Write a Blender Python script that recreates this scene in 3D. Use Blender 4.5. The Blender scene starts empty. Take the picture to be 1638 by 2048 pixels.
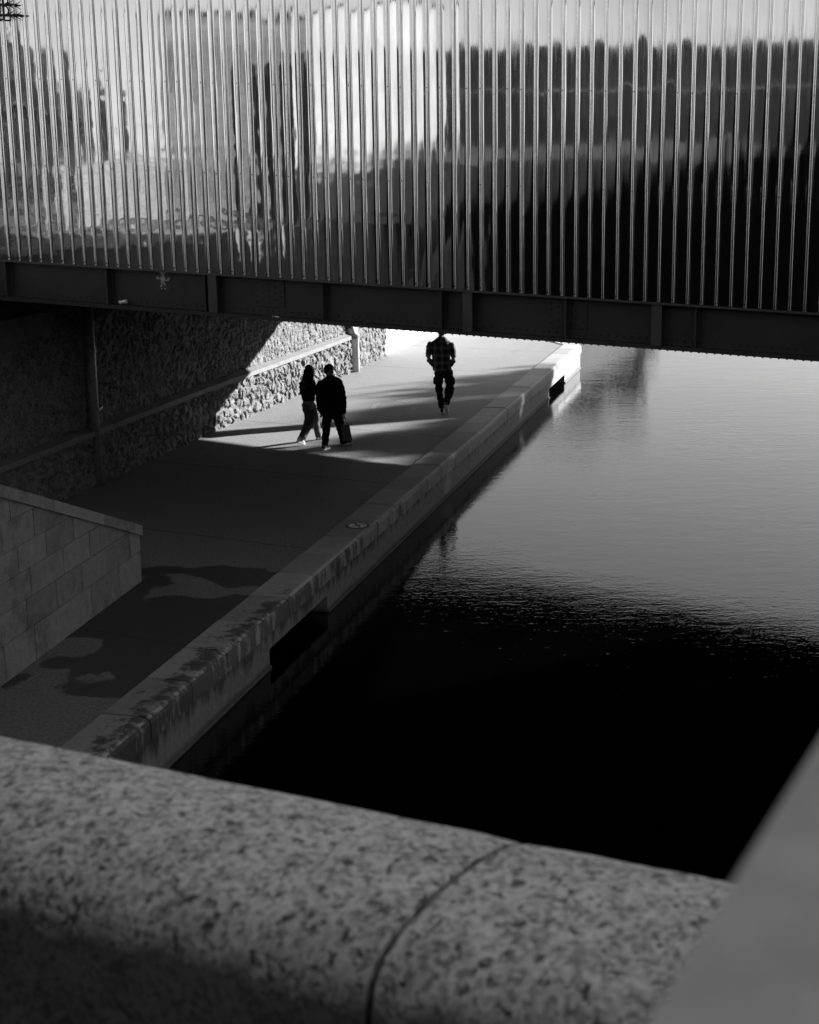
import bpy, bmesh, math, random
import numpy as np
from mathutils import Vector, Matrix, noise
R = math.radians
random.seed(4)
S = bpy.context.scene
col = S.collection

# ------------------------------------------------------------------ camera
H = 5.7
th = math.atan(706/3000.); roll = -0.0155
F = Vector((0, math.cos(th), -math.sin(th)))
R0 = Vector((1, 0, 0)); U0 = R0.cross(F)
RR = math.cos(roll)*R0 + math.sin(roll)*U0
UU = -math.sin(roll)*R0 + math.cos(roll)*U0
cam = bpy.data.cameras.new("camera"); co = bpy.data.objects.new("camera", cam); col.objects.link(co)
m = Matrix((RR, UU, -F)).transposed().to_4x4(); m.translation = Vector((0, 0, H)); co.matrix_world = m
cam.sensor_fit = 'VERTICAL'; cam.sensor_height = 36; cam.lens = 36*3000/2048.
cam.clip_start = 0.05; cam.clip_end = 3000
cam.dof.use_dof = True; cam.dof.focus_distance = 29; cam.dof.aperture_fstop = 9; cam.dof.aperture_blades = 9
S.camera = co

# ------------------------------------------------------------------ sky, sun, exposure
SUN_AZ, SUN_EL = 62.0, 19.0            # azimuth clockwise from +Y
w = bpy.data.worlds.new("World"); S.world = w; w.use_nodes = True
nt = w.node_tree; bg = nt.nodes['Background']
sky = nt.nodes.new('ShaderNodeTexSky'); sky.sky_type = 'NISHITA'; sky.sun_disc = False
sky.sun_elevation = R(SUN_EL); sky.sun_rotation = R(SUN_AZ); sky.air_density = 0.75; sky.dust_density = 0.5
bw = nt.nodes.new('ShaderNodeRGBToBW'); nt.links.new(sky.outputs[0], bw.inputs[0]); nt.links.new(bw.outputs[0], bg.inputs[0])
bg.inputs[1].default_value = 0.05
sl = bpy.data.lights.new("sun", 'SUN'); sl.energy = 5.0; sl.angle = R(0.55); sl.color = (1, 1, 1)
so = bpy.data.objects.new("sun", sl); col.objects.link(so)
sd = Vector((math.sin(R(SUN_AZ))*math.cos(R(SUN_EL)), math.cos(R(SUN_AZ))*math.cos(R(SUN_EL)), math.sin(R(SUN_EL))))
so.rotation_euler = sd.to_track_quat('Z', 'Y').to_euler(); so.location = sd*60
S.view_settings.view_transform = 'Standard'; S.view_settings.look = 'None'
S.view_settings.exposure = 2.2; S.view_settings.gamma = 1
S.cycles.max_bounces = 8; S.cycles.caustics_reflective = False; S.cycles.caustics_refractive = False
S.cycles.sample_clamp_indirect = 4

# ------------------------------------------------------------------ materials
class NT:
    def __init__(s, name, rough=.8, metal=0., spec=.5):
        s.m = bpy.data.materials.new(name); s.m.use_nodes = True
        s.t = s.m.node_tree; s.p = s.t.nodes['Principled BSDF']
        s.p.inputs['Roughness'].default_value = rough; s.p.inputs['Metallic'].default_value = metal
        s.p.inputs['Specular IOR Level'].default_value = spec
        s.tc = s.t.nodes.new('ShaderNodeTexCoord').outputs['Object']
    def n(s, kind, **kw):
        nd = s.t.nodes.new(kind)
        for k, v in kw.items(): setattr(nd, k, v)
        return nd
    def l(s, a, b): s.t.links.new(a, b)
    def mp(s, scale=(1, 1, 1), rot=(0, 0, 0), loc=(0, 0, 0), src=None):
        a = s.n('ShaderNodeMapping'); a.inputs['Scale'].default_value = scale
        a.inputs['Rotation'].default_value = rot; a.inputs['Location'].default_value = loc
        s.l(src or s.tc, a.inputs['Vector']); return a.outputs[0]
    def noise(s, scale, detail=4, rough=.6, vec=None, dist=0):
        a = s.n('ShaderNodeTexNoise'); a.inputs['Scale'].default_value = scale; a.inputs['Detail'].default_value = detail
        a.inputs['Roughness'].default_value = rough; a.inputs['Distortion'].default_value = dist
        s.l(vec or s.tc, a.inputs['Vector']); return a.outputs['Fac']
    def ramp(s, src, stops):
        a = s.n('ShaderNodeValToRGB'); el = a.color_ramp.elements
        for i, (p, v) in enumerate(stops):
            e = el[i] if i < 2 else el.new(p)
            e.position = p; e.color = (v, v, v, 1)
        s.l(src, a.inputs[0]); return a.outputs[0]
    def math(s, op, a, b=None, c=None, clamp=False):
        x = s.n('ShaderNodeMath', operation=op, use_clamp=clamp)
        for i, v in enumerate((a, b, c)):
            if v is None: continue
            if isinstance(v, (int, float)): x.inputs[i].default_value = v
            else: s.l(v, x.inputs[i])
        return x.outputs[0]
    def mix(s, fac, a, b, mode='MIX'):
        x = s.n('ShaderNodeMix', data_type='RGBA', blend_type=mode)
        for sock, v in ((x.inputs[0], fac), (x.inputs[6], a), (x.inputs[7], b)):
            if isinstance(v, (int, float)):
                sock.default_value = v if sock.type == 'VALUE' else (v, v, v, 1)
            else: s.l(v, sock)
        return x.outputs[2]
    def base(s, v):
        if isinstance(v, (int, float)): s.p.inputs['Base Color'].default_value = (v, v, v, 1)
        else: s.l(v, s.p.inputs['Base Color'])
        return s
    def rough(s, v): s.l(v, s.p.inputs['Roughness']); return s
    def bump(s, h, strength=.3, dist=.01):
        b = s.n('ShaderNodeBump'); b.inputs['Strength'].default_value = strength; b.inputs['Distance'].default_value = dist
        s.l(h, b.inputs['Height']); s.l(b.outputs[0], s.p.inputs['Normal']); return s
    def xyz(s, src=None):
        a = s.n('ShaderNodeSeparateXYZ'); s.l(src or s.tc, a.inputs[0]); return a.outputs

def plain(name, v, rough=.8, metal=0, nscale=8, var=.35, bump=.15, spec=.4):
    m = NT(name, rough, metal, spec)
    f = m.noise(nscale, 6, .65)
    m.base(m.ramp(f, [(.3, v*(1-var)), (.7, v*(1+var))]))
    if bump: m.bump(m.noise(nscale*6, 5, .7), bump, .01)
    return m.m

ANG = R(14.5)   # quay axis, clockwise from +Y
ux, uy = math.sin(ANG), math.cos(ANG)
def dot2(m, a, b):
    o = m.xyz(); return m.math('ADD', m.math('MULTIPLY', o[0], a), m.math('MULTIPLY', o[1], b))

def mat_pavement():
    m = NT('pavement_concrete', .85, 0, .35)
    s_ = dot2(m, ux, uy)
    fine = m.noise(55, 4, .8); mid = m.noise(2.2, 6, .65); big = m.noise(.45, 3, .5)
    speck = m.n('ShaderNodeTexVoronoi'); speck.inputs['Scale'].default_value = 60; m.l(m.tc, speck.inputs['Vector'])
    c = m.ramp(mid, [(.3, .11), (.7, .165)])
    c = m.mix(.45, c, m.ramp(fine, [(.35, .06), (.65, .32)]))
    c = m.mix(m.math('MULTIPLY', m.ramp(big, [(.35, 0), (.65, 1)]), .25), c, .11)
    grit = m.noise(26, 2, .5); c = m.mix(.3, c, m.ramp(grit, [(.38, .03), (.62, .25)]))
    spot = m.ramp(m.noise(9, 2, .4), [(.74, 0), (.76, .7)]); c = m.mix(spot, c, .05)
    stn = m.ramp(m.noise(.9, 8, .7, m.mp((1, .5, 1))), [(.58, 0), (.72, .35)]); c = m.mix(stn, c, .06)
    # joints between the slabs
    k = dot2(m, .469, .883)
    wob = m.math('MULTIPLY', m.noise(1.1, 3, .5), .08)
    k = m.math('ADD', k, wob)
    fr = m.math('ABSOLUTE', m.math('SUBTRACT', m.math('FRACT', m.math('DIVIDE', m.math('SUBTRACT', k, 27.9-46.0-.04), 4.6)), .5))
    # fract .0 is a joint -> |f-.5| near .5
    line = m.math('GREATER_THAN', fr, .5-.0045)
    c = m.mix(m.math('MULTIPLY', line, .75), c, .03)
    # wet patches around the foot of the stair wall
    n1 = m.noise(.55, 8, .50, m.mp((1, 1, 1), (0, 0, .3), (3.1, 1.7, 0)))
    band = m.math('SUBTRACT', 1.0, m.math('ABSOLUTE', m.math('DIVIDE', m.math('SUBTRACT', s_, 16.6), 2.9)))
    wetv = m.math('ADD', band, m.math('MULTIPLY', m.math('SUBTRACT', n1, .5), 3.4))
    wet = m.ramp(wetv, [(.34, 0), (.39, 1)])
    c = m.mix(m.math('MULTIPLY', wet, .78), c, m.mix(.5, .016, m.mix(mid, .010, .04)))
    m.base(c)
    rg = m.mix(wet, .86, .55); m.rough(rg)
    m.bump(m.math('ADD', m.math('MULTIPLY', fine, .6), m.math('MULTIPLY', line, -1.5)), .35, .006)
    return m.m

def rnd(m):
    return m.n('ShaderNodeObjectInfo').outputs['Random']
def mat_coping():
    m = NT('coping_stone', .75, 0, .4)
    a = m.noise(4.2, 12, .72); b = m.noise(9, 6, .75); g = m.noise(70, 3, .7)
    c = m.ramp(b, [(.3, .20), (.7, .31)])
    c = m.mix(.3, c, m.ramp(g, [(.3, .12), (.7, .42)]))
    c = m.mix(1, c, m.ramp(rnd(m), [(0, .78), (1, 1.12)]), 'MULTIPLY')
    s_ = dot2(m, ux, uy); t_ = dot2(m, uy, -ux); z = m.xyz()[2]
    # the worn rounded arris is paler
    ar = m.math('SUBTRACT', 1.0, m.math('MULTIPLY', m.math('ABSOLUTE', m.math('ADD', t_, 6.425)), 34.0), clamp=True)
    top = m.math('GREATER_THAN', z, -.012)
    c = m.mix(m.math('MULTIPLY', m.math('MULTIPLY', ar, top), m.ramp(b, [(.35, .25), (.6, .9)])), c, .46)
    # black run-off crust on the front face, spreading over the top of the nearest stones
    face = m.math('LESS_THAN', z, -.004)
    near = m.math('MAXIMUM', m.math('MINIMUM', m.math('MULTIPLY', m.math('SUBTRACT', 27.0, s_), .022), .20), -.06)
    lich = m.math('MAXIMUM', m.math('MINIMUM', m.math('MULTIPLY', m.math('SUBTRACT', 18.6, s_), .12), .09), -.4)
    drip = m.noise(4.0, 7, .7, m.mp((1, 1, .25)))
    vf = m.math('ADD', m.math('ADD', drip, near), -.02)
    vt = m.math('ADD', m.math('ADD', a, lich), m.math('MAXIMUM', m.math('MINIMUM', m.math('MULTIPLY', m.math('ADD', t_, 6.66), .6), .06), -.12))
    v = m.mix(face, vt, vf)
    st = m.ramp(v, [(.58, 0), (.66, 1)])
    c = m.mix(m.math('MULTIPLY', st, .85), c, .028)
    m.base(c); m.bump(m.math('ADD', b, m.math('MULTIPLY', g, .4)), .35, .01)
    return m.m

def mat_quaywall():
    m = NT('quay_wall_render', .85, 0, .3)
    v = m.mp((1.6, 1.6, .22)); streak = m.noise(3.2, 6, .7, v); b = m.noise(12, 5, .7); big = m.noise(.8, 4, .6)
    z = m.xyz()[2]
    c = m.ramp(b, [(.3, .14), (.7, .25)])
    top = m.math('MULTIPLY', m.math('ADD', z, .42), 1.0)          # more run-off below the coping
    top = m.math('MAXIMUM', m.math('MINIMUM', top, .22), -.12)
    s_ = dot2(m, ux, uy)
    near = m.math('MAXIMUM', m.math('MINIMUM', m.math('MULTIPLY', m.math('SUBTRACT', 24.0, s_), .02), .06), -.05)
    vv = m.math('ADD', m.math('ADD', streak, top), near)
    st = m.ramp(vv, [(.56, 0), (.72, 1)])
    c = m.mix(m.math('MULTIPLY', st, .8), c, .025)
    wl = m.ramp(m.math('ADD', z, m.math('MULTIPLY', m.math('SUBTRACT', big, .5), .12)), [(-.0, 1), (.02, 0)])
    low = m.n('ShaderNodeMapRange'); low.inputs[1].default_value = -.68; low.inputs[2].default_value = -.60
    low.inputs[3].default_value = 1; low.inputs[4].default_value = 0
    m.l(m.math('ADD', z, m.math('MULTIPLY', m.math('SUBTRACT', big, .5), .12)), low.inputs[0])
    c = m.mix(m.math('MULTIPLY', low.outputs[0], .7), c, .03)
    m.base(c); m.bump(m.math('ADD', b, streak), .3, .01)
    return m.m

def mat_rubble():
    m = NT('rubble_stone', .9, 0, .2)
    wv = m.n('ShaderNodeVectorMath', operation='ADD')
    nz = m.n('ShaderNodeTexNoise'); nz.inputs['Scale'].default_value = 2.5; nz.inputs['Detail'].default_value = 3
    m.l(m.tc, nz.inputs['Vector'])
    sc = m.n('ShaderNodeVectorMath', operation='SCALE'); sc.inputs['Scale'].default_value = .12
    m.l(nz.outputs['Color'], sc.inputs[0]); m.l(m.tc, wv.inputs[0]); m.l(sc.outputs[0], wv.inputs[1])
    vo = m.n('ShaderNodeTexVoronoi'); vo.inputs['Scale'].default_value = 6.5; m.l(wv.outputs[0], vo.inputs['Vector'])
    cellv = m.n('ShaderNodeRGBToBW'); m.l(vo.outputs['Color'], cellv.inputs[0])
    b = m.noise(22, 6, .8); g = m.noise(5, 5, .7)
    c = m.ramp(cellv.outputs[0], [(.2, .035), (.8, .15)])
    c = m.mix(.5, c, m.ramp(b, [(.38, .015), (.62, .30)]))
    c = m.mix(m.ramp(g, [(.55, 0), (.75, .6)]), c, .12)
    m.base(c); m.bump(b, .8, .03)
    return m.m

def mat_granite():
    m = NT('speckled_granite', .65, 0, .4)
    v = m.n('ShaderNodeTexVoronoi'); v.inputs['Scale'].default_value = 150; m.l(m.tc, v.inputs['Vector'])
    cb = m.n('ShaderNodeRGBToBW'); m.l(v.outputs['Color'], cb.inputs[0])
    a = m.noise(105, 3, .7); g = m.noise(24, 5, .65); h = m.noise(3.2, 3, .5)
    c = m.mix(.40, m.ramp(cb.outputs[0], [(.30, .02), (.55, .9)]), m.ramp(a, [(.42, .02), (.58, .9)]))
    c = m.mix(.35, c, m.ramp(g, [(.38, .12), (.62, .75)]))
    c = m.mix(.2, c, m.ramp(h, [(.35, .15), (.65, .7)]))
    c = m.mix(m.ramp(m.noise(62, 3, .6), [(.58, 0), (.64, .85)]), c, .02)
    c = m.mix(.14, c, .0)
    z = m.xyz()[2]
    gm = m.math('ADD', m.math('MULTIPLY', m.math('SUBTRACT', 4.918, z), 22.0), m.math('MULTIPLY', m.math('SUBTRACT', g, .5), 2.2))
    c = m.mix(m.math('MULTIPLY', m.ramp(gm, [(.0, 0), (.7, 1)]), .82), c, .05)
    m.base(c); m.bump(a, .25, .002)
    return m.m

def mat_metal():
    m = NT('polished_cladding', .09, 1.0, .5)
    v = m.mp((1, 1, .05)); sc = m.noise(60, 3, .6, v); st = m.noise(14, 5, .75, m.mp((1, 1, .12)))
    big = m.noise(.5, 4, .5); dots = m.noise(38, 2, .5)
    c = m.ramp(big, [(.3, .36), (.7, .46)])
    c = m.mix(m.ramp(st, [(.66, 0), (.72, .75)]), c, .30)
    c = m.mix(m.ramp(dots, [(.76, 0), (.78, .9)]), c, .08)
    m.base(c)
    m.rough(m.mix(m.ramp(sc, [(.40, 0), (.7, 1)]), .03, .085))
    return m.m

def mat_water():
    m = NT('canal_water', .025, 0, .5)
    m.base(.0004); m.p.inputs['IOR'].default_value = 1.36
    w1 = m.noise(1.0, 3, .55, m.mp((1.1, 2.6, 1), (0, 0, -.15)), .4)
    w2 = m.noise(1.0, 3, .6, m.mp((4.2, 8.5, 1), (0, 0, .12)), .5)
    w3 = m.noise(1.0, 2, .5, m.mp((13, 22, 1), (0, 0, -.3)), .2)
    patch = m.ramp(m.noise(.16, 3, .55), [(.35, .35), (.65, 1.0)])
    hgt = m.math('ADD', m.math('MULTIPLY', w1, .0028), m.math('MULTIPLY', m.math('MULTIPLY', w2, .0030), patch))
    hgt = m.math('ADD', hgt, m.math('MULTIPLY', m.math('MULTIPLY', w3, .0017), patch))
    b = m.n('ShaderNodeBump'); b.inputs['Strength'].default_value = 1; b.inputs['Distance'].default_value = 1.0
    m.l(hgt, b.inputs['Height']); m.l(b.outputs[0], m.p.inputs['Normal'])
    return m.m

def mat_blocks():
    m = NT('dressed_blocks', .85, 0, .3)
    b = m.noise(7, 6, .75); g = m.noise(40, 4, .7); big = m.noise(1.3, 6, .7)
    c = m.ramp(b, [(.3, .16), (.7, .32)]); c = m.mix(.3, c, m.ramp(g, [(.3, .10), (.7, .4)]))
    c = m.mix(1, c, m.ramp(rnd(m), [(0, .8), (1, 1.12)]), 'MULTIPLY')
    c = m.mix(m.ramp(big, [(.52, 0), (.68, .6)]), c, .05)
    m.base(c); m.bump(m.math('ADD', b, g), .3, .01)
    return m.m

def mat_plaid():
    m = NT('plaid_flannel', .95, 0, .1)
    o = m.xyz()
    def stripes(src, per, w, ph):
        f = m.math('FRACT', m.math('ADD', m.math('DIVIDE', src, per), ph)); return m.math('LESS_THAN', f, w)
    a = stripes(o[0], .155, .42, .1); b_ = stripes(o[2], .17, .45, .3)
    a2 = stripes(o[0], .155, .07, .35); b2 = stripes(o[2], .17, .07, .6)
    v = m.math('MULTIPLY', m.math('ADD', a, b_), .5)
    c = m.ramp(v, [(0, .012), (1, .20)])
    c = m.mix(m.math('MULTIPLY', m.math('MAXIMUM', a2, b2), .5), c, .10)
    m.base(c); m.bump(m.noise(30, 3, .6), .3, .01)
    return m.m

def mat_courses(name, v):
    m = NT(name, .9, 0, .2); z = m.xyz()[2]
    f = m.math('FRACT', m.math('DIVIDE', z, .32)); ln = m.math('LESS_THAN', f, .22)
    b = m.noise(.7, 5, .6)
    c = m.ramp(b, [(.3, v*.8), (.7, v*1.2)]); c = m.mix(m.math('MULTIPLY', ln, .55), c, v*.35)
    m.base(c); return m.m
M = dict(
    ribs=plain('galvanised_rib', .60, .20, 1.0, 6, .12, .05),
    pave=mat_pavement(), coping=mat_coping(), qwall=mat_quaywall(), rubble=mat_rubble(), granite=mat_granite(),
    metal=mat_metal(), water=mat_water(), blocks=mat_blocks(), plaid=mat_plaid(), white_wall=plain('glare_slab_white', .36, .9, 0, .7, .3, .1), band=plain('painted_band', .03, .9, 0, 1, .2, .1),
    steel=plain('painted_steel', .022, .55, 0, 3, .3, .1), steel2=plain('painted_steel_post', .045, .5, 0, 3, .3, .1),
    grime=plain('grime_on_flange', .02, .9, 0, 25, .7, .5),
    iron=plain('black_iron', .012, .5, 0, 10, .2, .1),
    pipe=plain('grey_drainpipe', .15, .45, 0, 4, .4, .1), ledge=plain('ledge_mortar', .12, .9, 0, 9, .25, .35),
    plaster=plain('white_plaster', .72, .9, 0, 1.5, .06, .1), slab=plain('smooth_stone', .36, .8, 0, 14, .28, .15),
    deck=plain('deck_concrete', .012, 1, 0, 2, .3, .2, .05), soffit=plain('soffit_dark', .015, 1, 0, 2, .3, .2, .05),
    street=plain('street_asphalt', .05, .9, 0, 3, .35, .2), bed=plain('bed', .05, .9),
    facade=mat_courses('pale_facade', .20), facade2=mat_courses('grey_facade', .12),
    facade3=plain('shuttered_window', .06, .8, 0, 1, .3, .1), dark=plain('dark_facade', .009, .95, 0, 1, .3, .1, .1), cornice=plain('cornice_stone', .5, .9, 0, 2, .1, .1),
    glass=plain('window_glass', .03, .08, 0, 2, .2, 0), leaf=plain('leaf', .028, .7, 0, 5, .4, 0),
    bark=plain('bark', .07, .9, 0, 12, .4, .6),
    black=plain('black_cloth', .008, .95, 0, 20, .3, .3, .1), cloth=plain('dark_cotton', .022, .95, 0, 20, .4, .3, .1),
    denim=plain('grey_denim', .10, .95, 0, 14, .3, .3, .1), skin=plain('skin', .28, .6, 0, 20, .08, .05),
    hair=plain('dark_hair', .009, .55, 0, 60, .5, .4), shoe=plain('white_shoe', .75, .6, 0, 30, .08, .05),
    shoe_d=plain('dark_shoe', .03, .7, 0, 30, .3, .05), paper=plain('grey_paper', .06, .8, 0, 15, .15, .1),
    white=plain('white_paint', .8, .7, 0, 12, .15, .05), ink=plain('black_paint', .01, .6, 0, 12, .2, .05),
    tile=plain('pale_tile', .40, .4, 0, 30, .2, .05), tile_d=plain('dark_tile', .05, .4, 0, 30, .2, .05), tile_b=plain('backing_tile', .03, .5, 0, 30, .2, .05),
    tin=plain('crushed_tin', .6, .3, .3, 30, .2, .2), chalk=plain('worn_chalk', .26, .9, 0, 9, .5, .1),
)

# ------------------------------------------------------------------ mesh helpers
def tag(o, label=None, cat=None, group=None, kind=None):
    for k, v in (('label', label), ('category', cat), ('group', group), ('kind', kind)):
        if v: o[k] = v
    return o
def obj(name, bm, mat, parent=None, smooth=False, bevel=0):
    if bevel:
        bmesh.ops.bevel(bm, geom=[e for e in bm.edges if len(e.link_faces) == 2 and e.calc_face_angle(0) > .5],
                        offset=bevel, segments=2, profile=.6, affect='EDGES', clamp_overlap=True)
    bmesh.ops.recalc_face_normals(bm, faces=bm.faces)
    me = bpy.data.meshes.new(name); bm.to_mesh(me); bm.free()
    me.materials.append(mat)
    if smooth: me.shade_smooth()
    o = bpy.data.objects.new(name, me); col.objects.link(o)
    if parent is not None: o.parent = parent
    return o
def empty(name, loc, label=None, cat=None, group=None):
    o = bpy.data.objects.new(name, None); o.empty_display_size = .2; col.objects.link(o)
    o['base'] = 1; del o['base']
    tag(o, label, cat, group); o.location = loc
    return o
def keep(o, root):      # parent while the child mesh stays in world coordinates
    o.parent = root; o.matrix_parent_inverse = Matrix.Translation(-Vector(root.location)); return o
def wobj(name, bm, mat, root, **k): return keep(obj(name, bm, mat, **k), root)
def hexa(bm, P):        # 8 corners: bottom ring then top ring
    v = [bm.verts.new(p) for p in P]
    for f in ((0, 3, 2, 1), (4, 5, 6, 7), (0, 1, 5, 4), (1, 2, 6, 5), (2, 3, 7, 6), (3, 0, 4, 7)):
        bm.faces.new([v[i] for i in f])
    return v
def box(bm, x0, x1, y0, y1, z0, z1, T=lambda x, y, z: (x, y, z)):
    return hexa(bm, [T(*p) for p in ((x0, y0, z0), (x1, y0, z0), (x1, y1, z0), (x0, y1, z0), (x0, y0, z1), (x1, y0, z1), (x1, y1, z1), (x0, y1, z1))])
def prism(bm, poly, z0, z1):
    a = [bm.verts.new((x, y, z0)) for x, y in poly]; b = [bm.verts.new((x, y, z1)) for x, y in poly]
    n = len(poly); bm.faces.new(a[::-1]); bm.faces.new(b)
    for i in range(n): bm.faces.new((a[i], a[(i+1) % n], b[(i+1) % n], b[i]))
def tube(bm, pts, rad, n=12, sq=1.0, cap=True, up=Vector((0, 0, 1))):
    pts = [Vector(p) for p in pts]
    if not hasattr(rad, '__len__'): rad = [rad]*len(pts)
    rings = []
    for i, p in enumerate(pts):
        d = (pts[min(i+1, len(pts)-1)] - pts[max(i-1, 0)]).normalized()
        a = d.cross(up)
        if a.length < .05: a = d.cross(Vector((0, 1, 0)))
        a.normalize(); b = d.cross(a).normalized()
        r = rad[i]; rx, ry = (r if hasattr(r, '__len__') else (r, r*sq))
        rings.append([bm.verts.new(p + a*rx*math.cos(2*math.pi*k/n) + b*ry*math.sin(2*math.pi*k/n)) for k in range(n)])
    for A, B in zip(rings, rings[1:]):
        for k in range(n): bm.faces.new((A[k], A[(k+1) % n], B[(k+1) % n], B[k]))
    if cap: bm.faces.new(rings[0][::-1]); bm.faces.new(rings[-1])
def dome(bm, c, r, axis, k=6):
    axis = Vector(axis).normalized(); a = axis.orthogonal().normalized(); b = axis.cross(a); c = Vector(c)
    r1 = [bm.verts.new(c + (a*math.cos(2*math.pi*i/k)+b*math.sin(2*math.pi*i/k))*r) for i in range(k)]
    r2 = [bm.verts.new(c + axis*r*.55 + (a*math.cos(2*math.pi*i/k)+b*math.sin(2*math.pi*i/k))*r*.65) for i in range(k)]
    t = bm.verts.new(c + axis*r*.8)
    for i in range(k):
        j = (i+1) % k; bm.faces.new((r1[i], r1[j], r2[j], r2[i])); bm.faces.new((r2[i], r2[j], t))
NB = bmesh.new

def Q(s, t, z=0): return (s*ux + t*uy, s*uy - t*ux, z)       # quay coordinates
ea = R(109.4); ex, ey = math.sin(ea), math.cos(ea)
nx, ny = -math.cos(math.pi-ea) if False else ey, -ex          # towards the camera
SL = -.0485
def B(q, d, z, level=False): return (q*ex + d*nx, 20 + q*ey + d*ny, z + (0 if level else SL*q))   # bridge coordinates

# ------------------------------------------------------------------ setting
WATER = -.70
bm = NB(); vs = [bm.verts.new(p) for p in ((-400, -400, WATER), (400, -400, WATER), (400, 600, WATER), (-400, 600, WATER))]; bm.faces.new(vs)
tag(obj('water', bm, M['water']), kind='structure')
# quay pavement slab
end = Q(46.2, -6.94)
bm = NB()
poly = [Q(-6, -6.94)[:2], end[:2], (end[0]-.2, end[1]+9), (end[0]+1, end[1]+30), (-2, end[1]+30), Q(48, -20)[:2], Q(-6, -20)[:2]]
prism(bm, poly, -1.4, 0)
tag(obj('pavement', bm, M['pave']), kind='structure')
# upper street on the left bank
bm = NB()
wl = [(-12.2, 2.6), (-6.62, 23.58), (-5.72, 26.84), (-4.45, 31.56), (-1.52, 41.4), (-.66, 44.55), (.39, 48.06), (6, 66)]
off = .62
poly = [(x-off, y) for x, y in wl] + [(200, 600), (-400, 600), (-400, -400), Q(-300, -13.5)[:2]]
prism(bm, poly, -1.4, 4.25)
tag(obj('street', bm, M['street']), kind='structure')
bm = NB(); prism(bm, [Q(-300, 15)[:2], Q(500, 15)[:2], Q(500, 300)[:2], Q(-300, 300)[:2]], -1.4, .6)
tag(obj('ground', bm, M['street']), kind='structure')

# ------------------------------------------------------------------ quay edge: coping stones + wall
qe = empty('quay_edge', Q(28, -6.6), 'long pale stone quay kerb and its stained wall running diagonally down to the dark water', 'quay edge')
s = 8.0; random.seed(11)
stops = []
while s < 45.9:
    L = 1.13 + random.uniform(-.06, .06)
    if s+L > 45.2: L = 46.28-s
    stops.append((s, s+L)); s += L
for a, b in stops:
    bm = NB(); dz = random.uniform(-.004, .006); dt = random.uniform(-.006, .006)
    n = 6
    # profile across t: inner, outer with rounded nose
    prof = [(-6.94, -.05), (-6.94, .028+dz), (-6.50+dt, .028+dz), (-6.445+dt, .02+dz), (-6.405+dt, -.008+dz), (-6.39+dt, -.05), (-6.39+dt, -.235)]
    prof += [(-6.94, -.235)]
    ga = .009
    rings = []
    for i in range(n+1):
        ss = a+ga + (b-a-2*ga)*i/n
        ring = []
        for j, (t, z) in enumerate(prof):
            nn = noise.noise(Vector((ss*3, t*9, z*9)))*.006 if j in (2, 3, 4, 5, 6) else 0
            ring.append(bm.verts.new(Q(ss, t+nn, z+nn*.5)))
        rings.append(ring)
    for A, Bq in zip(rings, rings[1:]):
        for k in range(len(prof)): bm.faces.new((A[k], A[(k+1) % len(prof)], Bq[(k+1) % len(prof)], Bq[k]))
    bm.faces.new(rings[0][::-1]); bm.faces.new(rings[-1])
    o = wobj('coping_stone', bm, M['coping'], qe)
# end return of the quay
bm = NB()
c0 = Vector(Q(46.29, -6.94)); c1 = Vector(Q(46.29, -6.39)); v = Vector((-.25, .97, 0))
hexa(bm, [c0+Vector((0, 0, -.235)), c1+Vector((0, 0, -.235)), c1+v*6+Vector((-.6, 0, -.235)), c0+v*6+Vector((-.6, 0, -.235)),
          c0+Vector((0, 0, .028)), c1+Vector((0, 0, .028)), c1+v*6+Vector((-.6, 0, .028)), c0+v*6+Vector((-.6, 0, .028))])
wobj('coping_stone', bm, M['coping'], qe, bevel=.02)
bm = NB()
def T3(x, y, z): return Q(x, y, z)
rec = [(17.45, 19.95), (40.2, 43.0)]
cuts = [6.0]+[c for r in rec for c in r]+[46.25]
for i in range(len(cuts)-1):
    a, b = cuts[i], cuts[i+1]
    if (a, b) in rec:
        box(bm, a, b, -6.9, -6.415, -.45, -.237, T3); box(bm, a, b, -7.2, -6.9, -1.2, -.237, T3)
    else:
        box(bm, a, b, -7.2, -6.415, -1.2, -.237, T3)
o = wobj('wall_face', bm, M['qwall'], qe)
for i in range(0, len(cuts)-1, 2):
    bm = NB(); box(bm, cuts[i], cuts[i+1], -6.42, -6.385, WATER-.1, WATER+.035, T3); wobj('bottom_ledge', bm, M['ledge'], qe, bevel=.006)
bm = NB()
e0 = Vector(Q(46.25, -6.415)); e1 = e0 + v*6+Vector((-.6, 0, 0))
hexa(bm, [e0+Vector((-.8, 0, -1.2)), e0+Vector((0, 0, -1.2)), e1+Vector((0, 0, -1.2)), e1+Vector((-.8, 0, -1.2)),
          e0+Vector((-.8, 0, -.237)), e0+Vector((0, 0, -.237)), e1+Vector((0, 0, -.237)), e1+Vector((-.8, 0, -.237))])
wobj('return_wall', bm, M['qwall'], qe)

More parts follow.
